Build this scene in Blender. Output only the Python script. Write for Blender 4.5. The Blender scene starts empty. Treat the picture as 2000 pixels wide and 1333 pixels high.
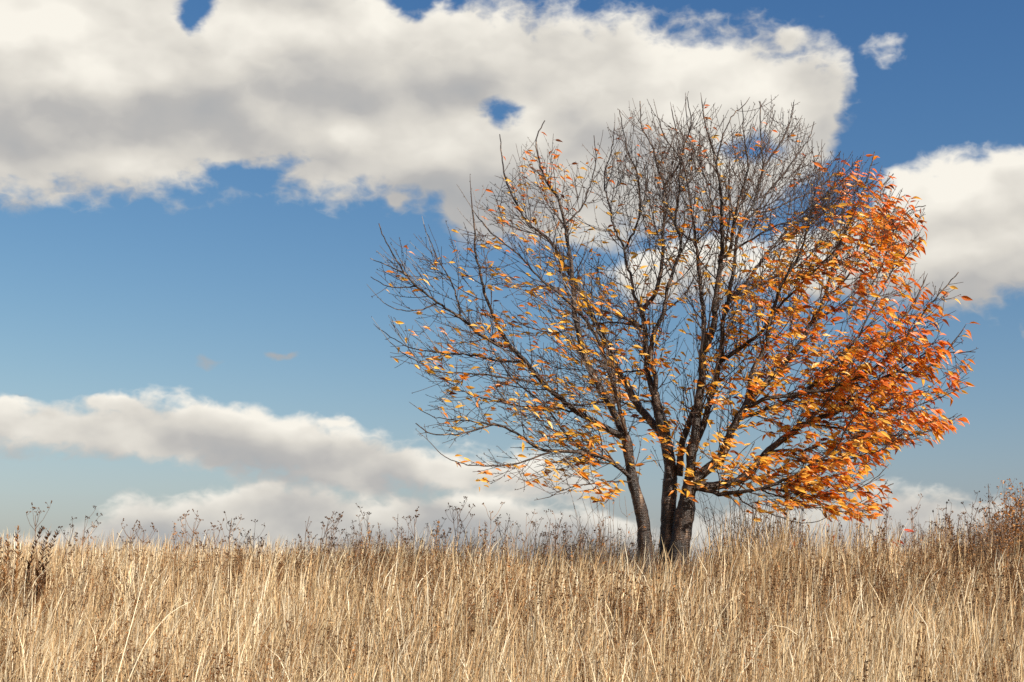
import bpy, math, random
import numpy as np
from mathutils import Vector

random.seed(7)
rng = np.random.default_rng(7)
R = math.radians

# ------------------------------------------------------------------ camera
scene = bpy.context.scene
C = scene.collection
W, H, F = 2000.0, 1333.0, 2778.0          # photograph size and focal length in its pixels
HORIZON = 1180.0                           # row of eye level
PITCH = math.atan((HORIZON - H / 2) / F)
EYE = 1.6
cam_d = bpy.data.cameras.new('camera')
cam_d.sensor_width = 36.0
cam_d.lens = F / W * 36.0
cam_d.clip_start = 0.05
cam_d.clip_end = 20000.0
cam = bpy.data.objects.new('camera', cam_d)
cam.location = (0, 0, EYE)
cam.rotation_euler = (math.pi / 2 + PITCH, 0, 0)
C.objects.link(cam)
scene.camera = cam
CP, SP = math.cos(PITCH), math.sin(PITCH)


def at(px, py, Y):
    """world point that stands at distance Y and shows at (px, py) of the photograph"""
    a, b = (px - W / 2) / F, (H / 2 - py) / F
    d = (a, CP - b * SP, SP + b * CP)
    k = Y / d[1]
    return np.array((d[0] * k, Y, EYE + d[2] * k))


def proj(p):
    x, y, z = p[0], p[1], p[2] - EYE
    dep = y * CP + z * SP
    return W / 2 + F * x / dep, H / 2 - F * (-y * SP + z * CP) / dep


def azel(px, py):
    a, b = (px - W / 2) / F, (H / 2 - py) / F
    d = np.array((a, CP - b * SP, SP + b * CP))
    d /= np.linalg.norm(d)
    return math.degrees(math.atan2(d[0], d[1])), math.degrees(math.asin(d[2]))


# ------------------------------------------------------------------ sun and sky
SUN = Vector((0.62, -0.55, 0.56)).normalized()      # towards the sun: behind the camera, to the right
sun_d = bpy.data.lights.new('sun', 'SUN')
sun_d.energy = 5.0
sun_d.angle = R(0.53)
sun_d.color = (1.0, 0.93, 0.82)
sun = bpy.data.objects.new('sun', sun_d)
sun.rotation_euler = SUN.to_track_quat('Z', 'Y').to_euler()
sun.location = (6, -8, 12)
C.objects.link(sun)

vs = scene.view_settings
vs.view_transform = 'Standard'
vs.look = 'None'
vs.exposure = 0.72
vs.gamma = 1.0
vs.use_curve_mapping = False
scene.cycles.use_denoising = False
scene.cycles.max_bounces = 6
scene.cycles.transparent_max_bounces = 4
scene.cycles.sample_clamp_indirect = 4.0

world = bpy.data.worlds.new('World')
scene.world = world
world.use_nodes = True
world.cycles.sampling_method = 'MANUAL'
world.cycles.sample_map_resolution = 256
SKY_STRENGTH = 0.10


class NT:
    """small helper for writing node trees as expressions"""
    def __init__(self, tree):
        self.t = tree

    def new(self, kind, **kw):
        n = self.t.nodes.new(kind)
        for k, v in kw.items():
            setattr(n, k, v)
        return n

    def put(self, sock, v):
        if isinstance(v, bpy.types.NodeSocket):
            self.t.links.new(v, sock)
        elif v is not None:
            sock.default_value = v

    def m(self, op, a, b=None, c=None, clamp=False):
        n = self.new('ShaderNodeMath', operation=op, use_clamp=clamp)
        self.put(n.inputs[0], a)
        self.put(n.inputs[1], b)
        self.put(n.inputs[2], c)
        return n.outputs[0]

    def add(self, a, b): return self.m('ADD', a, b)
    def sub(self, a, b): return self.m('SUBTRACT', a, b)
    def mul(self, a, b): return self.m('MULTIPLY', a, b)
    def div(self, a, b): return self.m('DIVIDE', a, b)
    def mn(self, a, b): return self.m('MINIMUM', a, b)
    def mx(self, a, b): return self.m('MAXIMUM', a, b)

    def step(self, v, lo, hi, smooth=True, o0=0.0, o1=1.0):
        n = self.new('ShaderNodeMapRange', interpolation_type='SMOOTHSTEP' if smooth else 'LINEAR', clamp=True)
        self.put(n.inputs[0], v)
        for i, q in enumerate((lo, hi, o0, o1)):
            self.put(n.inputs[1 + i], q)
        return n.outputs[0]

    def xyz(self, x, y, z):
        n = self.new('ShaderNodeCombineXYZ')
        for i, q in enumerate((x, y, z)):
            self.put(n.inputs[i], q)
        return n.outputs[0]

    def sep(self, v):
        n = self.new('ShaderNodeSeparateXYZ')
        self.put(n.inputs[0], v)
        return n.outputs[0], n.outputs[1], n.outputs[2]

    def noise(self, vec, scale, detail=4, rough=0.5, dim='3D', lac=2.0, dist=0.0):
        n = self.new('ShaderNodeTexNoise', noise_dimensions=dim)
        self.put(n.inputs['Vector'], vec)
        n.inputs['Scale'].default_value = scale
        n.inputs['Detail'].default_value = detail
        n.inputs['Roughness'].default_value = rough
        n.inputs['Lacunarity'].default_value = lac
        n.inputs['Distortion'].default_value = dist
        return n.outputs['Fac'], n.outputs['Color']

    def mix(self, f, a, b, blend='MIX'):
        n = self.new('ShaderNodeMix', data_type='RGBA', blend_type=blend)
        self.put(n.inputs[0], f)
        self.put(n.inputs[6], a)
        self.put(n.inputs[7], b)
        return n.outputs[2]

    def curve(self, v, pts):
        """piecewise curve of v (both already 0..1)"""
        n = self.new('ShaderNodeFloatCurve')
        self.put(n.inputs['Value'], v)
        c = n.mapping.curves[0]
        pts = sorted(pts)
        while len(c.points) < len(pts):
            c.points.new(0.5, 0.5)
        for p, q in zip(c.points, pts):
            p.location = (min(1, max(0, q[0])), min(1, max(0, q[1])))
            p.handle_type = 'AUTO_CLAMPED'
        n.mapping.update()
        return n.outputs[0]

    def ramp(self, v, stops, mode='LINEAR'):
        n = self.new('ShaderNodeValToRGB')
        n.color_ramp.interpolation = mode
        e = n.color_ramp.elements
        while len(e) < len(stops):
            e.new(0.5)
        for q, (p, col) in zip(e, stops):
            q.position = p
            q.color = (*col, 1)
        self.put(n.inputs[0], v)
        return n.outputs[0]


def build_sky():
    t = world.node_tree
    t.nodes.clear()
    g = NT(t)
    out = g.new('ShaderNodeOutputWorld')
    bg = g.new('ShaderNodeBackground')
    bg.inputs['Strength'].default_value = SKY_STRENGTH
    t.links.new(bg.outputs[0], out.inputs[0])
    sky = g.new('ShaderNodeTexSky', sky_type='NISHITA')
    sky.sun_disc = False
    sky.sun_elevation = math.asin(SUN.z)
    sky.sun_rotation = math.atan2(SUN.x, SUN.y)
    sky.altitude = 200
    sky.air_density = 1.0
    sky.dust_density = 2.2
    sky.ozone_density = 1.6
    hs = g.new('ShaderNodeHueSaturation')
    hs.inputs['Hue'].default_value = 0.494
    hs.inputs['Saturation'].default_value = SKY_SAT
    hs.inputs['Value'].default_value = SKY_VAL
    t.links.new(sky.outputs[0], hs.inputs['Color'])
    d0 = g.new('ShaderNodeVectorMath', operation='SCALE')
    g.put(d0.inputs[0], hs.outputs[0])
    d0.inputs['Scale'].default_value = 0.2
    gm = g.new('ShaderNodeGamma')
    g.put(gm.inputs[0], d0.outputs[0])
    gm.inputs[1].default_value = 1.25
    d1 = g.new('ShaderNodeVectorMath', operation='SCALE')
    g.put(d1.inputs[0], gm.outputs[0])
    d1.inputs['Scale'].default_value = 5.0
    # white balance of the photograph: deep blue aloft, pale grey-green air low down
    lev = SKY_STRENGTH * 2.0 ** vs.exposure
    ch = []
    for q, gain, powr, top in zip(g.sep(d1.outputs[0]), (2.20, 1.30, 0.97), (1.296, 1.016, 0.695), (0.36, 0.52, 0.60)):
        q = g.m('SMOOTH_MIN', g.mul(q, lev), top, 0.2)
        ch.append(g.mul(g.m('POWER', q, powr), gain / lev))
    blue = g.xyz(*ch)

    tc = g.new('ShaderNodeTexCoord').outputs['Generated']
    dx, dy, dz = g.sep(tc)
    az0 = g.mul(g.m('ARCTAN2', dx, dy), 180 / math.pi)
    el0 = g.mul(g.m('ARCSINE', dz), 180 / math.pi)

    AZ, ELR = 60.0, 40.0

    def gaussians(total, vec, blobs):
        for (px, py, rx, ry, s) in blobs:
            A, E = azel(px, py)
            q = g.new('ShaderNodeVectorMath', operation='MULTIPLY_ADD')
            g.put(q.inputs[0], vec)
            q.inputs[1].default_value = (48.5 / rx, 48.5 / ry, 0)
            q.inputs[2].default_value = (-A * 48.5 / rx, -E * 48.5 / ry, 0)
            d = g.new('ShaderNodeVectorMath', operation='DOT_PRODUCT')
            g.put(d.inputs[0], q.outputs[0])
            g.put(d.inputs[1], q.outputs[0])
            e = g.m('POWER', 0.36788, d.outputs['Value'])
            total = g.m('MULTIPLY_ADD', e, s, total)
        return total

    def field(az, el):
        """how far inside a cloud a direction lies, in degrees, and how high within it"""
        v = g.xyz(az, g.mul(el, 1.5), 3.7)
        _, wc = g.noise(v, 0.22, 3, 0.5)
        wx, wy, _ = g.sep(wc)
        a2 = g.add(az, g.mul(g.sub(wx, 0.5), 2.6))
        e2 = g.add(el, g.mul(g.sub(wy, 0.5), 1.6))
        _, wc2 = g.noise(v, 0.9, 3, 0.5)
        wx2, wy2, _ = g.sep(wc2)
        a2 = g.add(a2, g.mul(g.sub(wx2, 0.5), 0.7))
        e2 = g.add(e2, g.mul(g.sub(wy2, 0.5), 0.6))
        an = g.add(g.div(a2, 2 * AZ), 0.5)
        best = hgt = None
        for cl in CLOUDS:
            tp, bt = [], []
            for (px, yt, yb) in cl['edge']:
                A, et = azel(px, yt)
                _, eb = azel(px, yb)
                tp.append((A / (2 * AZ) + 0.5, et / ELR))
                bt.append((A / (2 * AZ) + 0.5, eb / ELR))
            top = g.mul(g.curve(an, tp), ELR)
            bot = g.mul(g.curve(an, bt), ELR)
            f = g.mn(g.div(g.sub(top, e2), cl['st']), g.div(g.sub(e2, bot), cl['sb']))
            f = g.mn(g.mx(f, -2.0), cl.get('cap', 1.6))
            h = g.div(g.sub(e2, bot), g.mx(g.sub(top, bot), 0.3))
            h = g.add(g.mul(h, cl['hs']), cl['hb'])
            if best is None:
                best, hgt = f, h
            else:
                k = g.step(g.sub(f, best), -0.9, 0.9)
                hgt = g.add(g.mul(h, k), g.mul(hgt, g.sub(1.0, k)))
                best = g.m('SMOOTH_MAX', best, f, 0.5)
        best = gaussians(best, g.xyz(a2, e2, 0.0), BLOBS)
        return best, hgt, v

    best, hgt, v = field(az0, el0)
    # elsewhere in the sky (never in this view) scattered fair-weather cumulus of the same kind
    gen, _ = g.noise(tc, 2.6, 4, 0.55)
    gen = g.mul(g.sub(gen, 0.53), 14.0)
    away = g.step(g.m('ABSOLUTE', az0), 34.0, 50.0)
    away = g.mx(away, g.step(el0, 30.0, 38.0))
    best = g.add(g.mul(best, g.sub(1.0, away)), g.mul(g.mn(gen, 1.5), away))
    hgt = g.add(g.mul(hgt, g.sub(1.0, away)), g.mul(away, 0.55))
    # billows: rounded lumps at the edges, finer wisps on top
    n1, _ = g.noise(v, 0.50, 7, 0.52)
    _, jc = g.noise(v, 0.8, 2, 0.5)
    jv = g.new('ShaderNodeVectorMath', operation='MULTIPLY_ADD')
    g.put(jv.inputs[0], jc)
    jv.inputs[1].default_value = (0.8, 0.8, 0)
    g.put(jv.inputs[2], v)
    b1, _ = g.noise(jv.outputs[0], 0.75, 4, 0.5)
    puff = g.sub(0.5, g.mul(g.m('ABSOLUTE', g.sub(b1, 0.5)), 3.4))
    nn = g.add(g.mul(g.sub(n1, 0.5), 2.8), g.mul(puff, 0.9))
    dens = g.add(best, nn)
    alpha = g.step(dens, -0.40, 1.05)
    # relief: how much the billows thin out towards the sun side (up and right)
    off = g.new('ShaderNodeVectorMath', operation='ADD')
    g.put(off.inputs[0], jv.outputs[0])
    off.inputs[1].default_value = (0.5, 1.5, 0.0)
    s1, _ = g.noise(jv.outputs[0], 0.24, 3, 0.40)
    s2, _ = g.noise(off.outputs[0], 0.24, 3, 0.40)
    rel = g.mul(g.sub(s1, s2), 1.35)
    rel = g.add(rel, g.mul(puff, 0.12))
    rel = g.add(rel, g.mul(g.sub(n1, 0.5), 0.14))
    # a thick, deep part of a cloud lets less light through than its rim
    rel = g.sub(rel, g.mul(g.step(dens, 0.9, 2.6), 0.10))
    shade = g.add(hgt, rel)
    shade = gaussians(shade, g.xyz(az0, el0, 0.0), LUMPS)
    col = g.ramp(shade, CLOUD_RAMP)
    sc = g.new('ShaderNodeVectorMath', operation='SCALE')
    g.put(sc.inputs[0], col)
    sc.inputs['Scale'].default_value = 1.0 / SKY_STRENGTH / 2.0 ** vs.exposure
    # low clouds sink into the pale air above the horizon
    thin = g.step(el0, -1.0, 5.0, True, 0.72, 1.0)
    final = g.mix(g.mul(alpha, thin), blue, sc.outputs[0])
    t.links.new(final, bg.inputs['Color'])


SKY_SAT, SKY_VAL = 1.08, 0.60
CLOUD_RAMP = [(0.0, (0.41, 0.42, 0.43)), (0.33, (0.50, 0.49, 0.475)), (0.65, (0.71, 0.68, 0.62)), (1.0, (0.95, 0.91, 0.82))]
# (column, row of the top edge, row of the base) along each cloud
CLOUDS = [
    dict(edge=[(-900, -100, 420), (-300, -260, 420), (0, -230, 405), (120, -200, 395), (200, -170, 370), (400, -120, 372),
               (520, -90, 352), (600, -80, 378), (720, -40, 392), (830, -5, 400), (900, 5, 470), (1050, 18, 480), (1200, 38, 470),
               (1350, 50, 450), (1450, 70, 430), (1520, 92, 400), (1580, 88, 350), (1625, 104, 270), (1655, 140, 215),
               (1690, 250, 180), (1900, 700, 150), (2600, 900, 0)],
         st=0.95, sb=0.95, cap=1.8, hs=0.26, hb=0.44),
    dict(edge=[(1000, 700, 300), (1120, 600, 450), (1200, 500, 560), (1350, 455, 590), (1500, 470, 590), (1620, 430, 585), (1690, 385, 585), (1760, 340, 592),
               (1810, 333, 600), (1860, 308, 598), (1940, 290, 575), (2010, 300, 548), (2150, 280, 540), (2400, 330, 540), (2800, 600, 300)],
         st=0.6, sb=0.9, cap=1.5, hs=0.75, hb=0.32),
    dict(edge=[(-900, 840, 900), (-300, 770, 905), (0, 798, 898), (120, 806, 900), (210, 780, 910), (320, 770, 920), (480, 792, 945),
               (600, 818, 958), (720, 845, 965), (900, 870, 968), (1080, 895, 972), (1200, 935, 965), (1300, 1050, 900), (1700, 1100, 700), (2600, 1100, 700)],
         st=0.5, sb=0.9, cap=1.3, hs=0.70, hb=0.22),
    dict(edge=[(-900, 1040, 1120), (0, 1075, 1085), (130, 1045, 1120), (200, 1020, 1112), (260, 988, 1112), (350, 975, 1112), (440, 958, 1112), (600, 955, 1112), (760, 965, 1112), (950, 962, 1112),
               (1100, 985, 1112), (1250, 1020, 1112), (1450, 1000, 1112), (1600, 975, 1112), (1720, 962, 1112), (1850, 968, 1112), (2000, 962, 1112), (2600, 940, 1112)],
         st=0.55, sb=0.7, cap=1.3, hs=0.66, hb=0.06),
]
# small holes and wisps: column, row, half width, half height, strength
BLOBS = [(995, 222, 62, 38, -2.25), (385, 25, 48, 44, -2.1), (405, -10, 70, 36, -1.0), (800, 0, 50, 30, -1.8), (470, 332, 90, 24, -1.7), (570, 302, 60, 20, -1.3),
         (1500, 290, 60, 48, -2.0), (1430, 310, 60, 36, -1.5), (1610, 395, 50, 40, -1.0), (1110, 520, 90, 40, -1.0), (1480, 560, 80, 30, -1.0),
         (1725, 90, 75, 44, 2.0), (1545, 75, 40, 20, 1.2), (550, 690, 60, 12, 2.25), (405, 712, 34, 16, 2.1), (210, 776, 40, 16, 1.9),
         (660, 825, 30, 14, 1.2), (20, 790, 40, 22, 1.6), (1890, 575, 50, 26, 1.0), (1650, 170, 50, 60, -0.8), (260, 935, 220, 16, -1.3), (1995, 650, 12, 40, 1.6), (770, 405, 22, 14, 1.4)]
# brighter and duller masses of the big cloud
LUMPS = [(80, 60, 260, 110, 0.42), (620, 90, 300, 70, 0.22), (1150, 110, 260, 60, 0.22), (1480, 150, 160, 60, 0.18), (250, 225, 280, 60, -0.20), (640, 195, 260, 55, -0.20),
         (930, 190, 120, 40, -0.16), (700, 268, 260, 34, 0.20), (260, 335, 140, 30, 0.26), (120, 300, 120, 40, -0.1), (950, 400, 160, 60, -0.28), (1350, 240, 220, 60, 0.16), (640, 350, 120, 26, 0.12)]
build_sky()

# ------------------------------------------------------------------ helpers
def link(o, parent=None):
    C.objects.link(o)
    if parent is not None:
        o.parent = parent
    return o


def tag(o, label=None, cat=None, group=None, kind=None):
    for k, v in (('label', label), ('category', cat), ('group', group), ('kind', kind)):
        if v:
            o[k] = v
    return o


def empty(name, loc=(0, 0, 0)):
    o = bpy.data.objects.new(name, None)
    o.empty_display_size = 0.1
    o.location = loc
    return link(o)


def mesh_np(name, V, Q=None, T=None, mat=None, col=None, smooth=False):
    """mesh from numpy arrays: vertices, quads, triangles, point colours"""
    me = bpy.data.meshes.new(name)
    V = np.asarray(V, dtype=np.float32).reshape(-1, 3)
    parts, tot = [], []
    if Q is not None and len(Q):
        Q = np.asarray(Q, dtype=np.int32).reshape(-1, 4)
        parts.append(Q.ravel())
        tot.append(np.full(len(Q), 4, dtype=np.int32))
    if T is not None and len(T):
        T = np.asarray(T, dtype=np.int32).reshape(-1, 3)
        parts.append(T.ravel())
        tot.append(np.full(len(T), 3, dtype=np.int32))
    loops = np.concatenate(parts)
    tot = np.concatenate(tot)
    me.vertices.add(len(V))
    me.vertices.foreach_set('co', V.ravel())
    me.loops.add(len(loops))
    me.loops.foreach_set('vertex_index', loops)
    me.polygons.add(len(tot))
    start = np.zeros(len(tot), dtype=np.int32)
    start[1:] = np.cumsum(tot)[:-1]
    me.polygons.foreach_set('loop_start', start)
    me.polygons.foreach_set('use_smooth', np.full(len(tot), smooth, dtype=bool))
    if col is not None:
        a = me.color_attributes.new('Col', 'FLOAT_COLOR', 'POINT')
        c4 = np.ones((len(V), 4), dtype=np.float32)
        c4[:, :3] = col
        a.data.foreach_set('color', c4.ravel())
    me.update(calc_edges=True)
    me.validate()
    if mat:
        me.materials.append(mat)
    return me


class Geo:
    """collects tubes and small faces into one mesh"""
    def __init__(self):
        self.V, self.Q, self.T, self.K, self.n = [], [], [], [], 0

    def raw(self, V, Q=None, T=None, col=(1, 1, 1)):
        V = np.asarray(V, dtype=float)
        if Q is not None and len(Q):
            self.Q.append(np.asarray(Q) + self.n)
        if T is not None and len(T):
            self.T.append(np.asarray(T) + self.n)
        self.V.append(V)
        c = np.asarray(col, dtype=float)
        self.K.append(np.broadcast_to(c, (len(V), 3)) if c.ndim == 1 else c)
        self.n += len(V)

    def tube(self, P, rad, sides=5, col=(1, 1, 1), rough=0.0):
        P = np.asarray(P, dtype=float)
        n = len(P)
        rad = np.asarray(rad, dtype=float)
        tan = np.empty_like(P)
        tan[1:-1] = P[2:] - P[:-2]
        tan[0] = P[1] - P[0]
        tan[-1] = P[-1] - P[-2]
        tan /= np.linalg.norm(tan, axis=1)[:, None] + 1e-12
        ref = np.array((0.31, 0.95, 0.1)) if abs(tan[0][1]) < 0.8 else np.array((1.0, 0.1, 0.2))
        u = ref - tan * (tan @ ref)[:, None]
        u /= np.linalg.norm(u, axis=1)[:, None]
        w = np.cross(tan, u)
        a = np.arange(sides) * 2 * math.pi / sides
        rr = rad[:, None] * np.ones((1, sides))
        if rough:
            rr = rr * (1 + rough * (rng.random((n, sides)) - 0.5) * 2)
        ring = P[:, None, :] + rr[:, :, None] * (np.cos(a)[None, :, None] * u[:, None, :] + np.sin(a)[None, :, None] * w[:, None, :])
        V = ring.reshape(-1, 3)
        i = np.arange(n - 1)[:, None] * sides
        k = np.arange(sides)[None, :]
        k2 = (k + 1) % sides
        Q = np.stack((i + k, i + k2, i + sides + k2, i + sides + k), axis=-1).reshape(-1, 4)
        V = np.vstack((V, P[-1] + tan[-1] * rad[-1] * 0.6))
        tip = len(V) - 1
        b = (n - 1) * sides
        T = [(b + j, b + (j + 1) % sides, tip) for j in range(sides)]
        self.raw(V, Q, T, col)

    def mesh(self, name, mat, smooth=False):
        V = np.vstack(self.V)
        return mesh_np(name, V, np.vstack(self.Q) if self.Q else None, np.vstack(self.T) if self.T else None, mat, np.vstack(self.K), smooth)

    def obj(self, name, mat, parent=None, smooth=False):
        return link(bpy.data.objects.new(name, self.mesh(name, mat, smooth)), parent)


def spline(pts, step):
    """Catmull-Rom through pts (n x k), resampled at about step (first three columns are the position)"""
    P = np.asarray(pts, dtype=float)
    E = np.vstack((2 * P[0] - P[1], P, 2 * P[-1] - P[-2]))
    out = []
    for i in range(1, len(E) - 2):
        a, b, c, d = E[i - 1], E[i], E[i + 1], E[i + 2]
        n = max(1, int(round(np.linalg.norm((c - b)[:3]) / step)))
        for j in range(n):
            t = j / n
            out.append(0.5 * (2 * b + (c - a) * t + (2 * a - 5 * b + 4 * c - d) * t * t + (3 * b - a - 3 * c + d) * t ** 3))
    out.append(P[-1])
    return np.array(out)


# ------------------------------------------------------------------ materials
def material(name):
    m = bpy.data.materials.new(name)
    m.use_nodes = True
    m.node_tree.nodes.clear()
    g = NT(m.node_tree)
    out = g.new('ShaderNodeOutputMaterial')
    return m, g, out.inputs['Surface']


def principled(g, col, rough, spec=0.5, normal=None):
    b = g.new('ShaderNodeBsdfPrincipled')
    g.put(b.inputs['Base Color'], col)
    g.put(b.inputs['Roughness'], rough)
    b.inputs['Specular IOR Level'].default_value = spec
    if normal is not None:
        g.put(b.inputs['Normal'], normal)
    return b.outputs[0]


def bump(g, h, dist, strength=1.0):
    n = g.new('ShaderNodeBump')
    n.inputs['Distance'].default_value = dist
    n.inputs['Strength'].default_value = strength
    g.put(n.inputs['Height'], h)
    return n.outputs[0]


def mat_leafy(name, source, trans, tcol=1.0, rough=0.6, spec=0.25):
    """thin leaf: diffuse plus light passing through"""
    m, g, surf = material(name)
    if source == 'attr':
        a = g.new('ShaderNodeAttribute', attribute_name='Col')
        col = a.outputs['Color']
    else:
        oi = g.new('ShaderNodeObjectInfo')
        col = oi.outputs['Color']
    pos = g.new('ShaderNodeNewGeometry').outputs['Position']
    n, _ = g.noise(pos, 90.0, 3, 0.6)
    hsv = g.new('ShaderNodeHueSaturation')
    g.put(hsv.inputs['Color'], col)
    g.put(hsv.inputs['Value'], g.add(g.mul(n, 0.7), 0.65))
    col = hsv.outputs[0]
    p = principled(g, col, rough, spec)
    tr = g.new('ShaderNodeBsdfTranslucent')
    hs2 = g.new('ShaderNodeHueSaturation')
    hs2.inputs['Value'].default_value = tcol
    hs2.inputs['Saturation'].default_value = 1.05
    g.put(hs2.inputs['Color'], col)
    g.put(tr.inputs[0], hs2.outputs[0])
    mx = g.new('ShaderNodeMixShader')
    mx.inputs[0].default_value = trans
    m.node_tree.links.new(p, mx.inputs[1])
    m.node_tree.links.new(tr.outputs[0], mx.inputs[2])
    m.node_tree.links.new(mx.outputs[0], surf)
    return m


def mat_bark():
    m, g, surf = material('cherry_bark')
    pos = g.new('ShaderNodeNewGeometry').outputs['Position']
    x, y, z = g.sep(pos)
    band, _ = g.noise(g.xyz(g.mul(x, 14), g.mul(y, 14), g.mul(z, 90)), 1.0, 4, 0.6)
    blot, _ = g.noise(g.xyz(g.mul(x, 15), g.mul(y, 15), g.mul(z, 5)), 1.0, 6, 0.66)
    fine, _ = g.noise(pos, 160.0, 3, 0.6)
    v = g.add(g.add(g.mul(band, 0.26), g.mul(blot, 0.72)), g.mul(fine, 0.08))
    col = g.ramp(v, [(0.43, (0.008, 0.004, 0.0025)), (0.55, (0.030, 0.015, 0.008)), (0.61, (0.11, 0.062, 0.036)), (0.68, (0.36, 0.26, 0.17))])
    h = g.add(g.mul(band, 0.6), g.add(g.mul(blot, 0.8), g.mul(fine, 0.2)))
    nrm = bump(g, h, 0.02, 1.0)
    rough = g.step(band, 0.4, 0.65, False, 0.5, 0.3)
    m.node_tree.links.new(principled(g, col, rough, 0.5, nrm), surf)
    return m


def mat_twig():
    m, g, surf = material('twig_bark')
    a = g.new('ShaderNodeAttribute', attribute_name='Col').outputs['Color']
    pos = g.new('ShaderNodeNewGeometry').outputs['Position']
    n, _ = g.noise(pos, 60.0, 3, 0.6)
    hsv = g.new('ShaderNodeHueSaturation')
    g.put(hsv.inputs['Color'], a)
    g.put(hsv.inputs['Value'], g.add(g.mul(n, 1.3), 0.35))
    m.node_tree.links.new(principled(g, hsv.outputs[0], 0.5, 0.5), surf)
    return m


def mat_ground():
    m, g, surf = material('thatch_and_soil')
    pos = g.new('ShaderNodeNewGeometry').outputs['Position']
    n, _ = g.noise(pos, 7.0, 6, 0.65)
    n2, _ = g.noise(pos, 0.35, 4, 0.5)
    col = g.ramp(g.add(g.mul(n, 0.7), g.mul(n2, 0.3)), [(0.3, (0.05, 0.032, 0.018)), (0.5, (0.14, 0.095, 0.052)), (0.7, (0.30, 0.22, 0.125))])
    m.node_tree.links.new(principled(g, col, 0.95, 0.1, bump(g, n, 0.05)), surf)
    return m


BARK = mat_bark()
TWIG = mat_twig()
GROUND = mat_ground()
LEAF_ATTR = mat_leafy('autumn_leaf', 'attr', 0.40, 1.15, 0.42, 0.5)
LEAF_OBJ = mat_leafy('autumn_leaf_single', 'object', 0.40, 1.15, 0.42, 0.5)
STRAW = mat_leafy('dry_straw', 'attr', 0.25, 1.0, 0.65, 0.25)
DEAD = mat_leafy('dead_weed', 'attr', 0.12, 1.0, 0.8, 0.15)

# ------------------------------------------------------------------ the ground
GRASS_LINE = [(-900, 1075), (-300, 1082), (0, 1094), (150, 1098), (300, 1098), (450, 1096), (600, 1086), (750, 1072), (950, 1066), (1150, 1072), (1300, 1080),
              (1450, 1074), (1600, 1066), (1750, 1056), (1880, 1046), (2000, 1036), (2300, 1020), (2900, 1000)]
CREST_Y, TALL = 14.0, 0.74
_cx = np.array([at(px, py, CREST_Y)[0] for px, py in GRASS_LINE])
_cz = np.array([at(px, py, CREST_Y)[2] - TALL for px, py in GRASS_LINE])


def smooth(a, b, x):
    t = np.clip((x - a) / (b - a), 0, 1)
    return t * t * (3 - 2 * t)


def bumps(x, y):
    return (0.045 * np.sin(x * 1.13 + 0.7) * np.sin(y * 0.9 + 1.1) + 0.03 * np.sin(x * 2.3 + y * 1.7) + 0.018 * np.sin(x * 5.1 - y * 3.3 + 2.0))


def ground_z(x, y):
    x = np.asarray(x, dtype=float)
    y = np.asarray(y, dtype=float)
    c = np.interp(x * CREST_Y / np.maximum(y, 4.0) if False else x, _cx, _cz)
    t = np.clip(y / CREST_Y, -3, 1)
    z = c * np.where(t > 0, t ** 1.05 if False else t, t * 0.6)
    z = np.where(y > 0, c * np.clip(y / CREST_Y, 0, 1), y * 0.05)
    # beyond the brow: a far stretch of the meadow climbs on at the left, falls away at the right
    left = smooth(1.5, -2.5, x)
    over = np.clip(y - CREST_Y, 0, None)
    rise = over * 0.052 * smooth(0, 6, over)
    rise = np.where(over > 18, 18 * 0.052 - (over - 18) * 0.06, rise)
    fall = -0.05 * over * smooth(0, 4, over)
    z = z + left * rise + (1 - left) * fall
    z = np.where(over > 60, np.maximum(z, -12 - 0.002 * over), z)
    return z + bumps(x, y) * smooth(200, 40, np.abs(x) + np.abs(y))


def build_ground():
    def axis(near, far, n_near, n_far):
        a = np.linspace(0, near, n_near)
        b = near * (far / near) ** (np.linspace(0, 1, n_far + 1)[1:])
        return np.concatenate((a, b))
    xp = axis(16, 4000, 80, 24)
    xs = np.concatenate((-xp[::-1][:-1], xp))
    yp = axis(40, 5000, 170, 26)
    yn = axis(10, 3000, 16, 16)
    ys = np.concatenate((-yn[::-1][:-1], yp))
    X, Y = np.meshgrid(xs, ys)
    Z = ground_z(X, Y)
    V = np.stack((X, Y, Z), axis=-1).reshape(-1, 3)
    nx, ny = len(xs), len(ys)
    i = np.arange(ny - 1)[:, None] * nx + np.arange(nx - 1)[None, :]
    Q = np.stack((i, i + 1, i + nx + 1, i + nx), axis=-1).reshape(-1, 4)
    o = link(bpy.data.objects.new('ground', mesh_np('ground', V, Q, None, GROUND, None, True)))
    tag(o, 'brown earth slope under the dry meadow grass', 'ground', kind='structure')


build_ground()

# ------------------------------------------------------------------ the tree
TY = 13.0                                     # distance of the trunk
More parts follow.
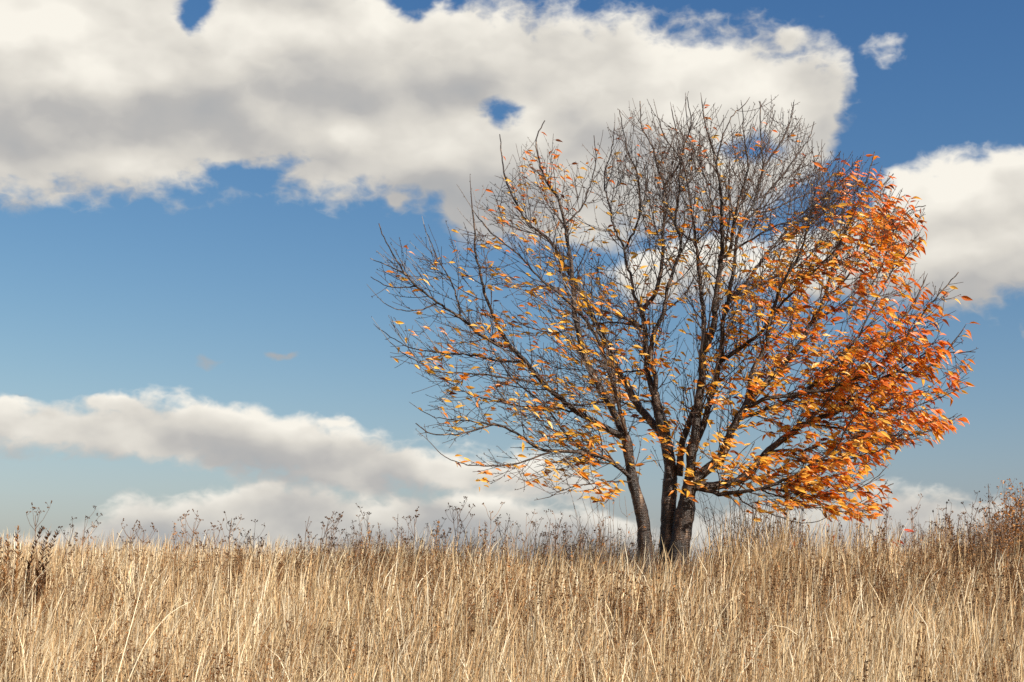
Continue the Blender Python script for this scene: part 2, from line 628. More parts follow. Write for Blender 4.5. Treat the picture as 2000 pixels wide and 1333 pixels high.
# traced limbs: name, depth at the start and at the end (relative to the trunk), diameter start and end (photo pixels), path
STEMS = [
    ('A', -0.06, -0.15, [(1268, 1120, 36), (1263, 1085, 31), (1254, 1015, 25), (1239, 950, 23), (1232, 905, 20), (1224, 864, 19), (1219, 845, 15)]),
    ('B', 0.03, 0.10, [(1306, 1120, 46), (1306, 1080, 38), (1305, 1040, 31), (1307, 1000, 30), (1307, 950, 28), (1308, 915, 26), (1305, 885, 24), (1301, 855, 23), (1294, 825, 22), (1285, 800, 20), (1277, 768, 17)]),
    ('C', -0.05, -0.10, [(1330, 1120, 50), (1326, 1080, 42), (1331, 1040, 36), (1337, 1005, 35), (1343, 970, 32), (1350, 942, 28), (1351, 915, 20), (1351, 885, 19), (1355, 860, 20)]),
]
LIMBS = [
    (-0.15, -0.45, 14, 3, [(1226, 858), (1184, 837), (1130, 807), (1096, 780), (1060, 748), (1024, 704), (995, 672), (974, 640), (959, 605), (943, 560), (934, 514), (927, 490), (927, 452), (922, 405)]),
    (-0.33, -0.85, 7.5, 2, [(992, 673), (972, 673), (950, 661), (930, 648), (900, 622), (855, 592), (814, 560), (790, 533), (766, 493), (745, 457), (740, 437)]),
    (-0.6, -1.0, 3.2, 1.5, [(814, 560), (780, 563), (750, 557), (724, 541)]),
    (-0.65, -0.7, 3.2, 1.5, [(790, 533), (768, 524), (723, 505)]),
    (-0.55, -0.9, 3.4, 1.5, [(855, 592), (825, 605), (792, 607), (769, 602), (750, 592)]),
    (-0.45, -0.2, 4, 1.6, [(900, 622), (895, 592), (882, 554), (867, 526), (853, 502), (837, 463), (828, 439)]),
    (-0.30, 0.45, 5.5, 1.6, [(1020, 706), (977, 706), (935, 697), (882, 691), (842, 687), (807, 682), (777, 667), (759, 655), (740, 643)]),
    (-0.27, -1.0, 5, 1.6, [(1064, 752), (1040, 746), (987, 738), (927, 730), (875, 729), (848, 724), (815, 706), (785, 690), (762, 669)]),
    (-0.22, 0.5, 5, 1.8, [(1128, 806), (1080, 797), (1024, 794), (960, 782), (916, 769), (880, 750), (851, 733)]),
    (-0.15, 0.55, 17, 2.2, [(1222, 856), (1197, 802), (1176, 764), (1159, 735), (1150, 712), (1140, 690), (1132, 660), (1124, 627), (1121, 593), (1118, 550), (1114, 505), (1106, 460), (1103, 440), (1096, 409), (1090, 387), (1066, 352), (1052, 311), (1047, 273), (1064, 236)]),
    (0.25, 0.6, 4, 1.6, [(1103, 440), (1135, 406), (1150, 370), (1163, 320), (1160, 265)]),
    (0.1, 1.15, 17, 2, [(1302, 868), (1285, 840), (1262, 815), (1247, 796), (1234, 772), (1217, 742), (1202, 714), (1189, 682), (1177, 658), (1162, 630), (1151, 604), (1138, 575), (1120, 548), (1108, 527), (1093, 502), (1072, 469), (1045, 448), (1028, 434), (1015, 410), (993, 366), (983, 328), (976, 263)]),
    (-0.15, -1.0, 9, 2, [(1221, 850), (1219, 829), (1208, 791), (1193, 738), (1183, 712), (1177, 690), (1162, 652), (1147, 630), (1132, 612), (1110, 590), (1080, 565), (1050, 540), (1020, 505), (990, 480), (960, 455), (930, 420)]),
    (-0.14, -0.85, 9, 2, [(1234, 934), (1206, 912), (1182, 895), (1132, 884), (1056, 877), (1017, 852), (970, 830), (934, 838), (898, 848), (844, 848), (812, 827)]),
    (-0.65, -0.5, 3.4, 1.5, [(970, 830), (916, 823), (851, 816), (822, 802)]),
    (-0.45, -1.1, 4.2, 1.6, [(1076, 881), (1024, 902), (988, 910), (934, 910), (880, 899), (855, 881)]),
    (-0.14, 0.5, 7, 1.8, [(1230, 925), (1222, 921), (1185, 895), (1150, 887), (1114, 859), (1071, 802), (1040, 772), (1002, 742), (980, 711), (956, 675), (942, 640)]),
    (-0.15, -0.7, 4, 1.5, [(1233, 940), (1186, 942), (1132, 949), (1096, 960), (1074, 971)]),
    (0.10, 0.25, 13, 2, [(1276, 768), (1265, 725), (1262, 680), (1260, 637), (1256, 608), (1266, 592), (1278, 577), (1287, 547), (1293, 514), (1296, 484), (1294, 457), (1297, 430), (1297, 395), (1297, 362), (1284, 327), (1276, 290), (1254, 252), (1251, 218), (1250, 198)]),
    (0.10, -0.5, 11, 2, [(1279, 770), (1281, 750), (1275, 720), (1272, 690), (1275, 660), (1281, 642), (1293, 618), (1299, 600), (1303, 565), (1315, 530), (1330, 481), (1322, 445), (1318, 425), (1325, 390), (1328, 340), (1329, 312), (1300, 270), (1285, 230)]),
    (0.15, 0.8, 7, 2, [(1256, 608), (1246, 590), (1237, 575), (1233, 542), (1224, 520), (1220, 488), (1200, 446), (1190, 400), (1180, 350), (1195, 290), (1200, 250)]),
    (0.5, 0.4, 5, 1.8, [(1220, 488), (1243, 440), (1250, 400), (1245, 340), (1225, 290), (1210, 215)]),
    (0.2, -0.2, 5, 1.8, [(1297, 364), (1317, 338), (1329, 312), (1338, 282), (1350, 237), (1342, 190)]),
    (0.12, -0.7, 6, 1.8, [(1259, 640), (1225, 625), (1195, 612), (1165, 602), (1140, 585), (1100, 570), (1070, 555), (1040, 545)]),
    (0.12, 0.9, 4.5, 1.6, [(1257, 640), (1217, 633), (1187, 631), (1130, 640), (1080, 650), (1030, 640)]),
    (0.10, -0.8, 5.5, 1.6, [(1272, 785), (1246, 783), (1210, 781), (1172, 786), (1127, 793), (1090, 796), (1030, 812)]),
    (0.11, 0.8, 4.5, 1.6, [(1265, 724), (1232, 726), (1202, 730), (1180, 727), (1150, 724), (1090, 720)]),
    (-0.10, -0.12, 19, 15, [(1354, 880), (1360, 830), (1364, 792), (1367, 762), (1371, 735), (1371, 705), (1373, 684)]),
    (0.05, 0.0, 15, 12, [(1326, 930), (1330, 875), (1337, 850), (1346, 826), (1356, 800), (1362, 785)]),
    (-0.12, 0.3, 10, 2, [(1372, 690), (1374, 660), (1375, 630), (1374, 600), (1371, 587), (1368, 550), (1365, 520), (1362, 490), (1357, 475), (1357, 452), (1350, 404), (1344, 365), (1341, 347), (1330, 305), (1322, 260), (1312, 215)]),
    (-0.12, -0.6, 14, 2.2, [(1372, 692), (1387, 660), (1396, 630), (1396, 593), (1402, 550), (1407, 520), (1410, 490), (1410, 460), (1410, 430), (1408, 400), (1407, 380), (1405, 350), (1398, 320), (1392, 290), (1381, 257), (1374, 222), (1371, 200)]),
    (-0.35, -0.8, 8, 2, [(1408, 505), (1419, 500), (1428, 484), (1431, 452), (1438, 415), (1443, 393), (1449, 372), (1459, 342), (1461, 317), (1456, 290), (1453, 260), (1450, 215)]),
    (-0.45, -0.2, 4, 1.8, [(1398, 320), (1410, 272), (1428, 231), (1456, 203)]),
    (-0.1, 0.5, 4, 1.8, [(1357, 475), (1342, 464), (1320, 440), (1305, 400), (1310, 360)]),
    (-0.1, 0.6, 4, 1.8, [(1362, 470), (1380, 451), (1393, 430), (1390, 395), (1383, 365), (1372, 335), (1357, 297), (1353, 275), (1342, 237), (1339, 195)]),
    (-0.08, 0.15, 14, 2.2, [(1352, 895), (1362, 860), (1377, 822), (1386, 787), (1395, 750), (1402, 720), (1408, 690), (1411, 660), (1411, 630), (1416, 610), (1422, 592), (1425, 565), (1431, 535), (1434, 520), (1438, 475), (1446, 445), (1458, 420), (1470, 403), (1480, 370), (1490, 330), (1487, 290), (1485, 240), (1484, 200)]),
    (0.05, 0.9, 9, 2, [(1414, 615), (1419, 595), (1445, 569), (1467, 539), (1484, 514), (1497, 497), (1512, 479), (1527, 461), (1547, 442), (1581, 419), (1610, 395), (1632, 360)]),
    (0.0, -0.8, 8.5, 2, [(1409, 706), (1437, 687), (1460, 670), (1481, 655), (1497, 634), (1520, 600), (1545, 575), (1575, 545), (1600, 520), (1630, 490), (1652, 455)]),
    (0.0, 1.0, 6, 1.8, [(1424, 585), (1450, 572), (1477, 560), (1500, 547), (1530, 535), (1560, 520), (1600, 480)]),
    (-0.4, -0.6, 5, 1.8, [(1424, 492), (1460, 473), (1490, 455), (1520, 440), (1550, 430), (1590, 400), (1630, 372)]),
    (0.1, 0.4, 5, 1.8, [(1446, 447), (1467, 421), (1484, 404), (1500, 375), (1530, 340), (1560, 300), (1580, 270), (1590, 238)]),
    (0.12, 0.9, 4.5, 1.8, [(1460, 425), (1490, 415), (1520, 405), (1550, 390), (1590, 372), (1640, 335)]),
    (0.12, 0.6, 4.5, 1.8, [(1490, 330), (1510, 300), (1530, 270), (1545, 235), (1550, 200)]),
    (-0.10, -0.35, 23, 14, [(1350, 945), (1377, 920), (1400, 902), (1414, 882), (1425, 852), (1434, 830), (1447, 807), (1458, 788)]),
    (-0.33, -0.6, 11, 2, [(1455, 795), (1464, 765), (1464, 742), (1472, 720), (1482, 702), (1490, 690), (1497, 672), (1499, 652), (1503, 630), (1509, 607), (1514, 593), (1523, 562), (1535, 542), (1548, 520), (1562, 494), (1572, 467), (1578, 442), (1584, 415), (1592, 380), (1600, 340)]),
    (-0.33, 0.5, 13, 2, [(1460, 782), (1475, 768), (1490, 753), (1505, 738), (1520, 726), (1535, 705), (1557, 681), (1566, 670), (1572, 652), (1580, 637), (1592, 621), (1601, 607), (1610, 584), (1616, 562), (1622, 544), (1634, 502), (1643, 472), (1653, 445), (1664, 420), (1673, 400), (1687, 370), (1701, 325), (1708, 297)]),
    (-0.35, -0.9, 9, 2, [(1455, 795), (1472, 790), (1490, 781), (1512, 777), (1550, 772), (1580, 765), (1622, 762), (1645, 750), (1675, 738), (1702, 724), (1720, 711), (1739, 697), (1759, 672), (1777, 649), (1795, 627), (1812, 600), (1838, 570), (1872, 532)]),
    (-0.33, 0.3, 8, 3, [(1442, 820), (1465, 812), (1490, 801), (1520, 789), (1569, 769), (1600, 742), (1632, 715), (1660, 700), (1690, 690), (1730, 660), (1780, 600), (1805, 550)]),
    (-0.5, -0.3, 6, 2, [(1560, 770), (1596, 744), (1617, 720), (1632, 703), (1655, 682), (1677, 658), (1685, 640), (1697, 615), (1708, 595), (1725, 560), (1750, 520), (1785, 485)]),
    (0.2, 0.6, 5, 2, [(1610, 584), (1640, 560), (1670, 520), (1700, 480), (1740, 440), (1780, 410), (1808, 402)]),
    (0.1, 1.0, 5, 2, [(1580, 637), (1620, 610), (1660, 600), (1700, 560), (1730, 500), (1745, 440), (1720, 380), (1745, 340)]),
    (-0.10, -0.5, 19, 2.2, [(1355, 952), (1368, 951), (1395, 950), (1417, 945), (1440, 939), (1460, 928), (1475, 910), (1495, 888), (1511, 872), (1542, 850), (1565, 832), (1595, 820), (1625, 809), (1643, 800), (1667, 780), (1684, 766), (1702, 755), (1717, 742), (1735, 734), (1750, 726), (1780, 728), (1810, 719), (1832, 705), (1850, 689), (1862, 668), (1877, 650)]),
    (-0.4, 0.2, 5, 2, [(1645, 799), (1694, 801), (1731, 799), (1769, 799), (1797, 791), (1832, 778), (1890, 755)]),
    (-0.4, -0.9, 4.5, 2, [(1735, 734), (1770, 715), (1810, 690), (1850, 690), (1905, 688)]),
    (-0.10, -0.75, 10, 2.2, [(1352, 948), (1366, 956), (1387, 960), (1405, 965), (1430, 963), (1467, 959), (1497, 953), (1527, 939), (1550, 932), (1565, 923), (1580, 909), (1602, 899), (1625, 884), (1638, 870), (1644, 857), (1653, 837), (1674, 807)]),
    (-0.3, 0.4, 5, 1.8, [(1565, 832), (1600, 831), (1656, 840), (1712, 849), (1759, 850), (1797, 846), (1825, 836), (1849, 825), (1878, 810)]),
    (-0.3, -0.6, 4, 1.8, [(1497, 955), (1535, 959), (1565, 965), (1610, 971), (1637, 967), (1662, 960), (1684, 951), (1716, 930)]),
    (-0.4, 0.0, 3.6, 1.8, [(1550, 963), (1590, 980), (1630, 990), (1675, 988), (1703, 975), (1727, 954), (1745, 945)]),
    (-0.25, -0.5, 3.6, 1.6, [(1438, 963), (1451, 980), (1470, 992), (1496, 1001), (1522, 1010), (1548, 1018), (1574, 1022), (1600, 1018)]),
    (-0.3, -0.8, 3.6, 1.6, [(1486, 957), (1516, 968), (1555, 979), (1574, 987), (1600, 992), (1650, 1000), (1690, 1008)]),
    (-0.45, -0.2, 5, 1.8, [(1602, 899), (1640, 900), (1680, 890), (1720, 880), (1740, 868)]),
    (-0.25, 0.7, 6, 2, [(1490, 888), (1530, 880), (1570, 880), (1620, 865), (1660, 872), (1700, 868), (1738, 850)]),
]
OUTLINE = [(1070, 985), (960, 955), (880, 905), (815, 850), (800, 780), (770, 720), (735, 660), (728, 600), (718, 541), (718, 500), (735, 432), (790, 450), (822, 430), (875, 392), (915, 340), (968, 262), (1010, 238),
           (1068, 232), (1110, 285), (1162, 258), (1212, 212), (1250, 192), (1300, 205), (1345, 182), (1420, 198), (1480, 194), (1552, 194), (1596, 235), (1618, 290), (1662, 300), (1708, 292), (1748, 335), (1800, 395),
           (1812, 415), (1795, 490), (1815, 550), (1875, 525), (1890, 575), (1865, 612), (1900, 660), (1910, 690), (1903, 722), (1893, 757), (1845, 790), (1888, 812), (1865, 845), (1790, 875), (1740, 885), (1735, 930),
           (1755, 965), (1705, 1014), (1600, 1015), (1500, 1012), (1400, 990), (1260, 985)]
_ox = np.array([p[0] for p in OUTLINE], float)
_oy = np.array([p[1] for p in OUTLINE], float)


def inside(px, py):
    x2, y2 = np.roll(_ox, -1), np.roll(_oy, -1)
    c = (_oy > py) != (y2 > py)
    xi = (x2 - _ox) * (py - _oy) / (y2 - _oy + 1e-9) + _ox
    return (np.count_nonzero(c & (px < xi)) % 2) == 1


def gauss(px, py, cx, cy, sx, sy):
    return math.exp(-((px - cx) / sx) ** 2 - ((py - cy) / sy) ** 2)


def leaf_density(px, py):
    d = 0.0
    d = max(d, 1.00 * gauss(px, py, 1760, 690, 190, 170))
    d = max(d, 0.95 * gauss(px, py, 1650, 900, 170, 120))
    d = max(d, 1.1 * gauss(px, py, 1620, 985, 140, 50))
    d = max(d, 0.75 * gauss(px, py, 1620, 720, 140, 170))
    d = max(d, 0.80 * gauss(px, py, 1740, 430, 90, 120))
    d = max(d, 0.36 * gauss(px, py, 1510, 630, 100, 130))
    d = max(d, 0.30 * gauss(px, py, 1420, 880, 110, 100))
    d = max(d, 0.30 * gauss(px, py, 1060, 320, 70, 60))
    d = max(d, 0.13 * gauss(px, py, 1050, 620, 200, 150))
    d = max(d, 0.12 * gauss(px, py, 950, 780, 160, 150))
    d = max(d, 0.24 * gauss(px, py, 1160, 880, 120, 90))
    d = max(d, 0.90 * gauss(px, py, 1550, 890, 120, 90))
    d = max(d, 0.9 * gauss(px, py, 1850, 700, 90, 130))
    d = max(d, 0.9 * gauss(px, py, 1800, 820, 90, 60))
    d = max(d, 0.75 * gauss(px, py, 1530, 760, 100, 100))
    d = max(d, 0.70 * gauss(px, py, 1590, 600, 110, 110))
    d = max(d, 1.2 * gauss(px, py, 1580, 920, 130, 70))
    d = max(d, 1.3 * gauss(px, py, 1660, 990, 90, 30))
    if py > 400:
        d = max(d, 0.060)
    if py > 640:
        d = max(d, 0.085)
    d = max(d, 0.016)
    return d * (1.4 - 0.70 * min(1.0, max(0.0, (px - 1420) / 160)))


tree = empty('cherry_tree', tuple(at(1318, 1120, TY)))
tree['label'] = 'half-bare cherry tree with orange leaves standing on the grassy rise'
tree['category'] = 'tree'
T0 = np.array(tree.location)


def local(P):
    return np.asarray(P) - T0


def px_r(w, Y):
    return 0.5 * w / F * Y * 0.985


TREE_SEG = []          # twigs: (points, radii, level)
HOST = []              # where side shoots may start: (points, radii)


def dirn(v):
    return v / (np.linalg.norm(v) + 1e-12)


trunk_g = Geo()
for nm, d0, d1, path in STEMS:
    n = len(path)
    pts = []
    for i, (px, py, w) in enumerate(path):
        Y = TY + d0 + (d1 - d0) * i / (n - 1)
        pts.append((*at(px, py, Y), px_r(w, Y)))
    S = spline(pts, 0.035)
    base = S[:, 2] - S[0, 2]
    flare = 1 + 0.35 * np.exp(-base / 0.12)
    wob = 1 + 0.05 * np.sin(base * 9 + d0 * 50) + 0.04 * np.sin(base * 23 + 1.3)
    S[:, 0] += 0.008 * np.sin(base * 7.5 + d0 * 40)
    trunk_g.tube(local(S[:, :3]), S[:, 3] * flare * wob, 16, (1, 1, 1), 0.07)
    HOST.append((S[8:, :3], S[8:, 3], 'stem'))
trunk_g.obj('trunk', BARK, tree, True)

LIMB_OBJ = []
for d0, d1, w0, w1, path in LIMBS:
    n = len(path)
    L = np.concatenate(([0], np.cumsum([math.dist(path[i], path[i + 1]) for i in range(n - 1)])))
    L /= L[-1]
    pts = []
    for (px, py), t in zip(path, L):
        Y = TY + d0 + (d1 - d0) * t ** 0.9
        w = w1 + (w0 - w1) * (1 - t) ** 1.15
        pts.append((*at(px, py, Y), px_r(w, Y)))
    S = spline(pts, 0.045)
    jit = rng.normal(0, 0.0035, (len(S), 3))
    jit[0] = jit[-1] = 0
    S[:, :3] += jit
    gm = Geo()
    gm.tube(local(S[:, :3]), S[:, 3], 9 if w0 > 8 else 6, (1, 1, 1), 0.07)
    lo_ = gm.obj('limb', BARK, tree, True)
    LIMB_OBJ.append((lo_, S[::4, :3].copy()))
    HOST.append((S[:, :3], S[:, 3], 'limb'))

CENTRE = at(1340, 860, TY)


def grow(start, d, length, r0, level, droop=0.0, lead=False):
    """one shoot with its own side shoots"""
    step = 0.045
    reach = 1.01 if lead else rng.uniform(0.86, 1.02)
    if proj(start)[0] > 1480:
        reach = max(reach, rng.uniform(0.86, 1.01))
    n = max(3, int(length / step))
    P = [np.array(start)]
    d = dirn(np.array(d))
    curl = rng.normal(0, 0.02, 3)
    up = rng.uniform(0.01, 0.075) if droop == 0 else -droop
    for i in range(n):
        out = dirn(P[-1] - CENTRE)
        d = dirn(d + np.array((0, 0, up)) + curl + out * 0.05 + rng.normal(0, 0.028, 3))
        q = P[-1] + d * step
        x, y = proj(q)
        if not inside(1330 + (x - 1330) / reach, 860 + (y - 860) / reach):
            break
        P.append(q)
    if len(P) < 3:
        return
    P = np.array(P)
    m = len(P)
    rad = r0 + (0.0018 - r0) * np.linspace(0, 1, m) ** 0.75
    TREE_SEG.append((P, rad, level))
    if level >= 3:
        return
    gap = 0.14 if level == 1 else 0.30
    s = rng.uniform(0.06, 0.16)
    total = (m - 1) * step
    while s < total - 0.04:
        i = int(s / step)
        t = dirn(P[min(i + 1, m - 1)] - P[i])
        side = dirn(np.cross(t, rng.normal(0, 1, 3)))
        ang = rng.uniform(0.45, 1.0)
        nd = t * math.cos(ang) + side * math.sin(ang)
        ln = (total - s) * rng.uniform(0.3, 0.85) + rng.uniform(0.05, 0.22)
        grow(P[i], nd, min(ln, 0.75), max(0.0022, rad[i] * 0.62), level + 1)
        s += gap * rng.uniform(0.6, 1.5)


for P, rad, kind in list(HOST):
    seg = np.linalg.norm(np.diff(P, axis=0), axis=1)
    total = seg.sum()
    cum = np.concatenate(([0], np.cumsum(seg)))
    s = 0.14 if kind == 'limb' else 0.45
    while s < total - 0.02:
        i = min(int(np.searchsorted(cum, s)), len(P) - 2)
        t = dirn(P[i + 1] - P[i])
        side = dirn(np.cross(t, rng.normal(0, 1, 3)))
        ang = rng.uniform(0.5, 1.1)
        nd = t * math.cos(ang) + side * math.sin(ang)
        frac = s / total
        ln = rng.uniform(0.22, 1.0) * (1.0 - 0.3 * frac)
        qx, qy = proj(P[i])
        if qy < 560:
            ln *= 1.3
        if rng.random() < 0.3:
            ln *= 0.4
        if kind == 'stem':
            ln *= 0.7
        grow(P[i], nd, ln, min(0.0064, max(0.0026, rad[i] * 0.38)), 1)
        s += rng.uniform(0.042, 0.105) * (1.0 if kind == 'limb' else 1.7) * (0.80 if qy < 540 else 1.0) * (1.3 if qx < 1080 and qy > 600 else 1.0)
    # leading shoot at the end of each limb
    if kind == 'limb':
        grow(P[-1], dirn(P[-1] - P[-3]) + (0, 0, 0.25), 0.32, max(0.0028, rad[-1]), 2, 0.0, True)

# limbs growing towards and away from the viewer, which the photograph only shows end on
for (px, py, dy0, dx, dyv, dz, ln) in [(1300, 830, 0.08, -0.1, 1, 0.5, 1.3), (1360, 820, -0.1, 0.2, -1, 0.6, 1.2), (1225, 855, -0.15, -0.3, -1, 0.5, 1.1), (1430, 835, -0.3, 0.5, 1, 0.4, 1.3),
                                       (1280, 770, 0.1, 0.1, 1, 0.8, 1.3), (1372, 690, -0.12, 0.1, -1, 0.9, 1.2), (1395, 750, 0.0, 0.3, 1, 0.8, 1.3), (1440, 940, -0.2, 0.6, 1, 0.3, 1.2),
                                       (1565, 832, -0.3, 0.5, 1, 0.3, 1.1), (1565, 832, -0.3, 0.6, -1, 0.3, 1.0), (1150, 712, 0.0, -0.3, 1, 0.6, 1.1), (1060, 748, -0.25, -0.4, -1, 0.5, 1.0), (1182, 895, -0.2, -0.5, 1, 0.3, 1.0)]:
    grow(at(px, py, TY + dy0), (dx, dyv, dz), ln, 0.010, 1)

# spur buds along the shoots, then all thin shoots as one part
tw = Geo()
LEAF_SPOTS = []
for P, rad, level in TREE_SEG:
    c = np.array((0.050, 0.027, 0.017)) * rng.uniform(0.6, 1.5)
    tw.tube(local(P), rad, 5 if rad[0] > 0.005 else 4, c)
    m = len(P)
    tot = (m - 1) * 0.045
    k = int(tot / 0.045)
    for _ in range(k):
        f = rng.random() * (m - 1.001)
        i = int(f)
        p = P[i] + (P[i + 1] - P[i]) * (f - i)
        t = dirn(P[i + 1] - P[i])
        sd = dirn(np.cross(t, rng.normal(0, 1, 3)))
        dd = dirn(t * 0.7 + sd)
        if rng.random() < 0.6:
            ln = rng.uniform(0.008, 0.022)
            tw.tube(local(np.array((p, p + dd * ln * 0.6, p + dd * ln))), (0.0022, 0.003, 0.0012), 3, c * 0.9)
    px0, py0 = proj(P[m // 2])
    cnt = tot / 0.016 * rng.choice((0.12, 0.6, 1.2, 2.6), p=(0.34, 0.24, 0.22, 0.20))
    for _ in range(int(cnt) + (rng.random() < cnt % 1)):
        f = rng.random() * (m - 1.001)
        i = int(f)
        p = P[i] + (P[i + 1] - P[i]) * (f - i)
        LEAF_SPOTS.append((p, dirn(P[i + 1] - P[i])))
for P, rad, kind in HOST:
    for i in range(len(P) - 1):
        if kind == 'limb' and rad[i] < 0.008:
            for _ in range(3):
                LEAF_SPOTS.append((P[i] + (P[i + 1] - P[i]) * rng.random(), dirn(P[i + 1] - P[i])))
o = tw.obj('twigs', TWIG, tree)
o['kind'] = 'stuff'

# leaf clusters on short spurs of the thick wood
for (px, py, s, n, dY) in [(1270, 700, 14, 12, 0), (1372, 703, 16, 14, -0.2), (1465, 752, 15, 11, -0.5), (1296, 830, 18, 12, 0), (1300, 880, 26, 16, -0.1), (1345, 925, 24, 16, -0.2), (1420, 880, 26, 22, -0.3), (1410, 860, 18, 10, -0.3),
                           (1212, 855, 14, 7, -0.2), (1155, 865, 14, 8, -0.2), (1290, 575, 22, 8, -0.1), (1240, 710, 22, 7, 0), (1265, 850, 14, 7, 0), (1330, 870, 22, 8, -0.1), (1410, 745, 20, 8, -0.2), (1215, 650, 12, 3, 0), (1165, 755, 14, 5, 0),
                           (1370, 760, 14, 5, -0.2), (1330, 960, 18, 5, -0.2), (1180, 960, 14, 8, -0.3), (1160, 975, 10, 5, -0.3), (1470, 1000, 20, 8, -0.4), (1060, 935, 16, 6, -0.7), (935, 935, 18, 6, -0.9), (890, 900, 10, 4, -0.9)]:
    for _ in range(int(n * 1.5)):
        LEAF_SPOTS.append((at(px + rng.normal(0, s * 0.7), py + rng.normal(0, s * 0.6), TY + dY + rng.normal(0, 0.05)), None))


def leaf_mesh(bend, fold, wide):
    """pointed oval leaf of length 1 along +x with a stalk, folded along its midrib"""
    xs = np.array((0.0, 0.18, 0.42, 0.68, 1.0))
    ws = np.array((0.03, 0.78, 1.0, 0.66, 0.0)) * wide
    V, Q, T = [], [], []
    for x, w in zip(xs, ws):
        z = -bend * x * x
        V += [(x, -w, z + fold * w), (x, 0, z), (x, w, z + fold * w)]
    V = V[:-3] + [(1.0, 0, -bend)]
    for i in range(3):
        b = i * 3
        Q += [(b, b + 3, b + 4, b + 1), (b + 1, b + 4, b + 5, b + 2)]
    b = 9
    T = [(b, 12 + 0, b + 1), (b + 1, 12, b + 2)]
    V += [(-0.28, -0.012, 0.05), (-0.28, 0.012, 0.05), (0.03, 0.014, 0.0), (0.03, -0.014, 0.0)]
    Q.append((13, 14, 15, 16))
    return np.array(V, float), np.array(Q), np.array(T)


LEAVES = [leaf_mesh(b, f, w) for b, f, w in ((0.12, 0.45, 0.18), (0.34, 0.7, 0.16), (0.22, 0.95, 0.18), (-0.10, 0.35, 0.20), (0.50, 0.5, 0.15), (0.3, 1.3, 0.16))]


def lin(r, g, b):
    f = lambda c: c / 12.92 if c <= 0.04045 else ((c + 0.055) / 1.055) ** 2.4
    return np.array((f(r / 255), f(g / 255), f(b / 255)))


ORANGE, RED, YELLOW, GOLD, BROWN = lin(236, 126, 48), lin(226, 106, 44), lin(248, 190, 80), lin(240, 150, 56), lin(140, 74, 36)
LEAF_RATE = 0.31
leaves = []
for p, t in LEAF_SPOTS:
    px, py = proj(p)
    if t is not None and rng.random() > leaf_density(px, py) * LEAF_RATE:
        continue
    redness = min(1.0, max(0.0, (px - 1420) / 420)) * 0.48 + max(0, (470 - py) / 300) * 0.7
    rr = rng.random() + redness - 0.45
    if rr < 0.2:
        col = YELLOW
    elif rr < 0.55:
        col = GOLD
    elif rr < 0.95:
        col = ORANGE
    else:
        col = RED
    if rng.random() < 0.05:
        col = BROWN
    col = col * rng.uniform(0.68, 1.05)
    droop = 0.18 + 0.55 * min(1, max(0, (px - 1620) / 200)) * rng.uniform(0.3, 1.3)
    ax = dirn(np.array((1.0, rng.normal(-0.1, 0.5), -droop + rng.normal(0, 0.28))))
    if rng.random() < 0.1:
        ax = dirn(rng.normal(0, 1, 3) + np.array((0.3, 0, -0.5)))
    nrm = dirn(np.array((rng.normal(0.1, 0.45), rng.normal(-0.5, 0.6), rng.normal(0.5, 0.35))))
    yv = dirn(np.cross(nrm, ax))
    zv = np.cross(ax, yv)
    size = rng.uniform(0.050, 0.098) * (0.88 if py < 420 else 1.0) * (1.12 if px > 1550 else 1.0)
    M = np.stack((ax, yv, zv), axis=1) * size
    k = int(rng.integers(len(LEAVES)))
    origin = p + ax * size * 0.28
    Vw = LEAVES[k][0] @ M.T + origin
    dep = p[1]
    sx = Vw[:, 0] / dep
    sz = Vw[:, 2] / dep
    tris = [(0, 3, 1), (1, 4, 5), (3, 6, 4), (4, 7, 8), (6, 9, 7), (7, 10, 11), (9, 12, 10), (10, 12, 11)]
    area = sum(abs((sx[b] - sx[a]) * (sz[c] - sz[a]) - (sx[c] - sx[a]) * (sz[b] - sz[a])) for a, b, c in tris)
    leaves.append((area, k, M, origin, Vw, col))
leaves.sort(key=lambda q: -q[0])
from mathutils import Matrix
leaf_me = [mesh_np('leaf', V, Q, T, LEAF_OBJ) for V, Q, T in LEAVES]
for area, k, M, origin, Vw, col in leaves[:300]:
    o = bpy.data.objects.new('leaf', leaf_me[k])
    mw = Matrix.Identity(4)
    lo = local(origin)
    for a in range(3):
        for b in range(3):
            mw[a][b] = M[a][b]
        mw[a][3] = lo[a]
    o.matrix_local = mw
    o.color = (*col, 1)
    near = min(LIMB_OBJ, key=lambda q: ((q[1] - origin) ** 2).sum(axis=1).min())[0]
    link(o, near)
fg = Geo()
for area, k, M, origin, Vw, col in leaves[300:]:
    fg.raw(local(Vw), LEAVES[k][1], LEAVES[k][2], col)
o = fg.obj('foliage', LEAF_ATTR, tree)
o['kind'] = 'stuff'
print('twigs', len(TREE_SEG), 'leaves', len(leaves))

# the dark tangle of dead twigs caught in the left side of the crown
cl = Geo()
cp = at(841, 724, TY - 0.68)
for _ in range(40):
    a = rng.normal(0, 0.016, 3)
    b = a + rng.normal(0, 0.022, 3)
    cl.tube(np.array((a, (a + b) / 2 + rng.normal(0, 0.006, 3), b)), (0.0022, 0.0025, 0.0012), 3, np.array((0.035, 0.024, 0.018)) * rng.uniform(0.6, 1.4))
o = cl.obj('twig_clump', TWIG)
o.location = cp
tag(o, 'small dark clump of dead twigs caught on a thin left branch of the tree', 'twig clump')

# ------------------------------------------------------------------ the meadow
STRAWS = np.array((1.05, 1.12, 1.20)) * np.array([lin(238, 212, 172), lin(228, 198, 152), lin(216, 180, 132), lin(244, 224, 190), lin(206, 168, 122), lin(186, 146, 102)])


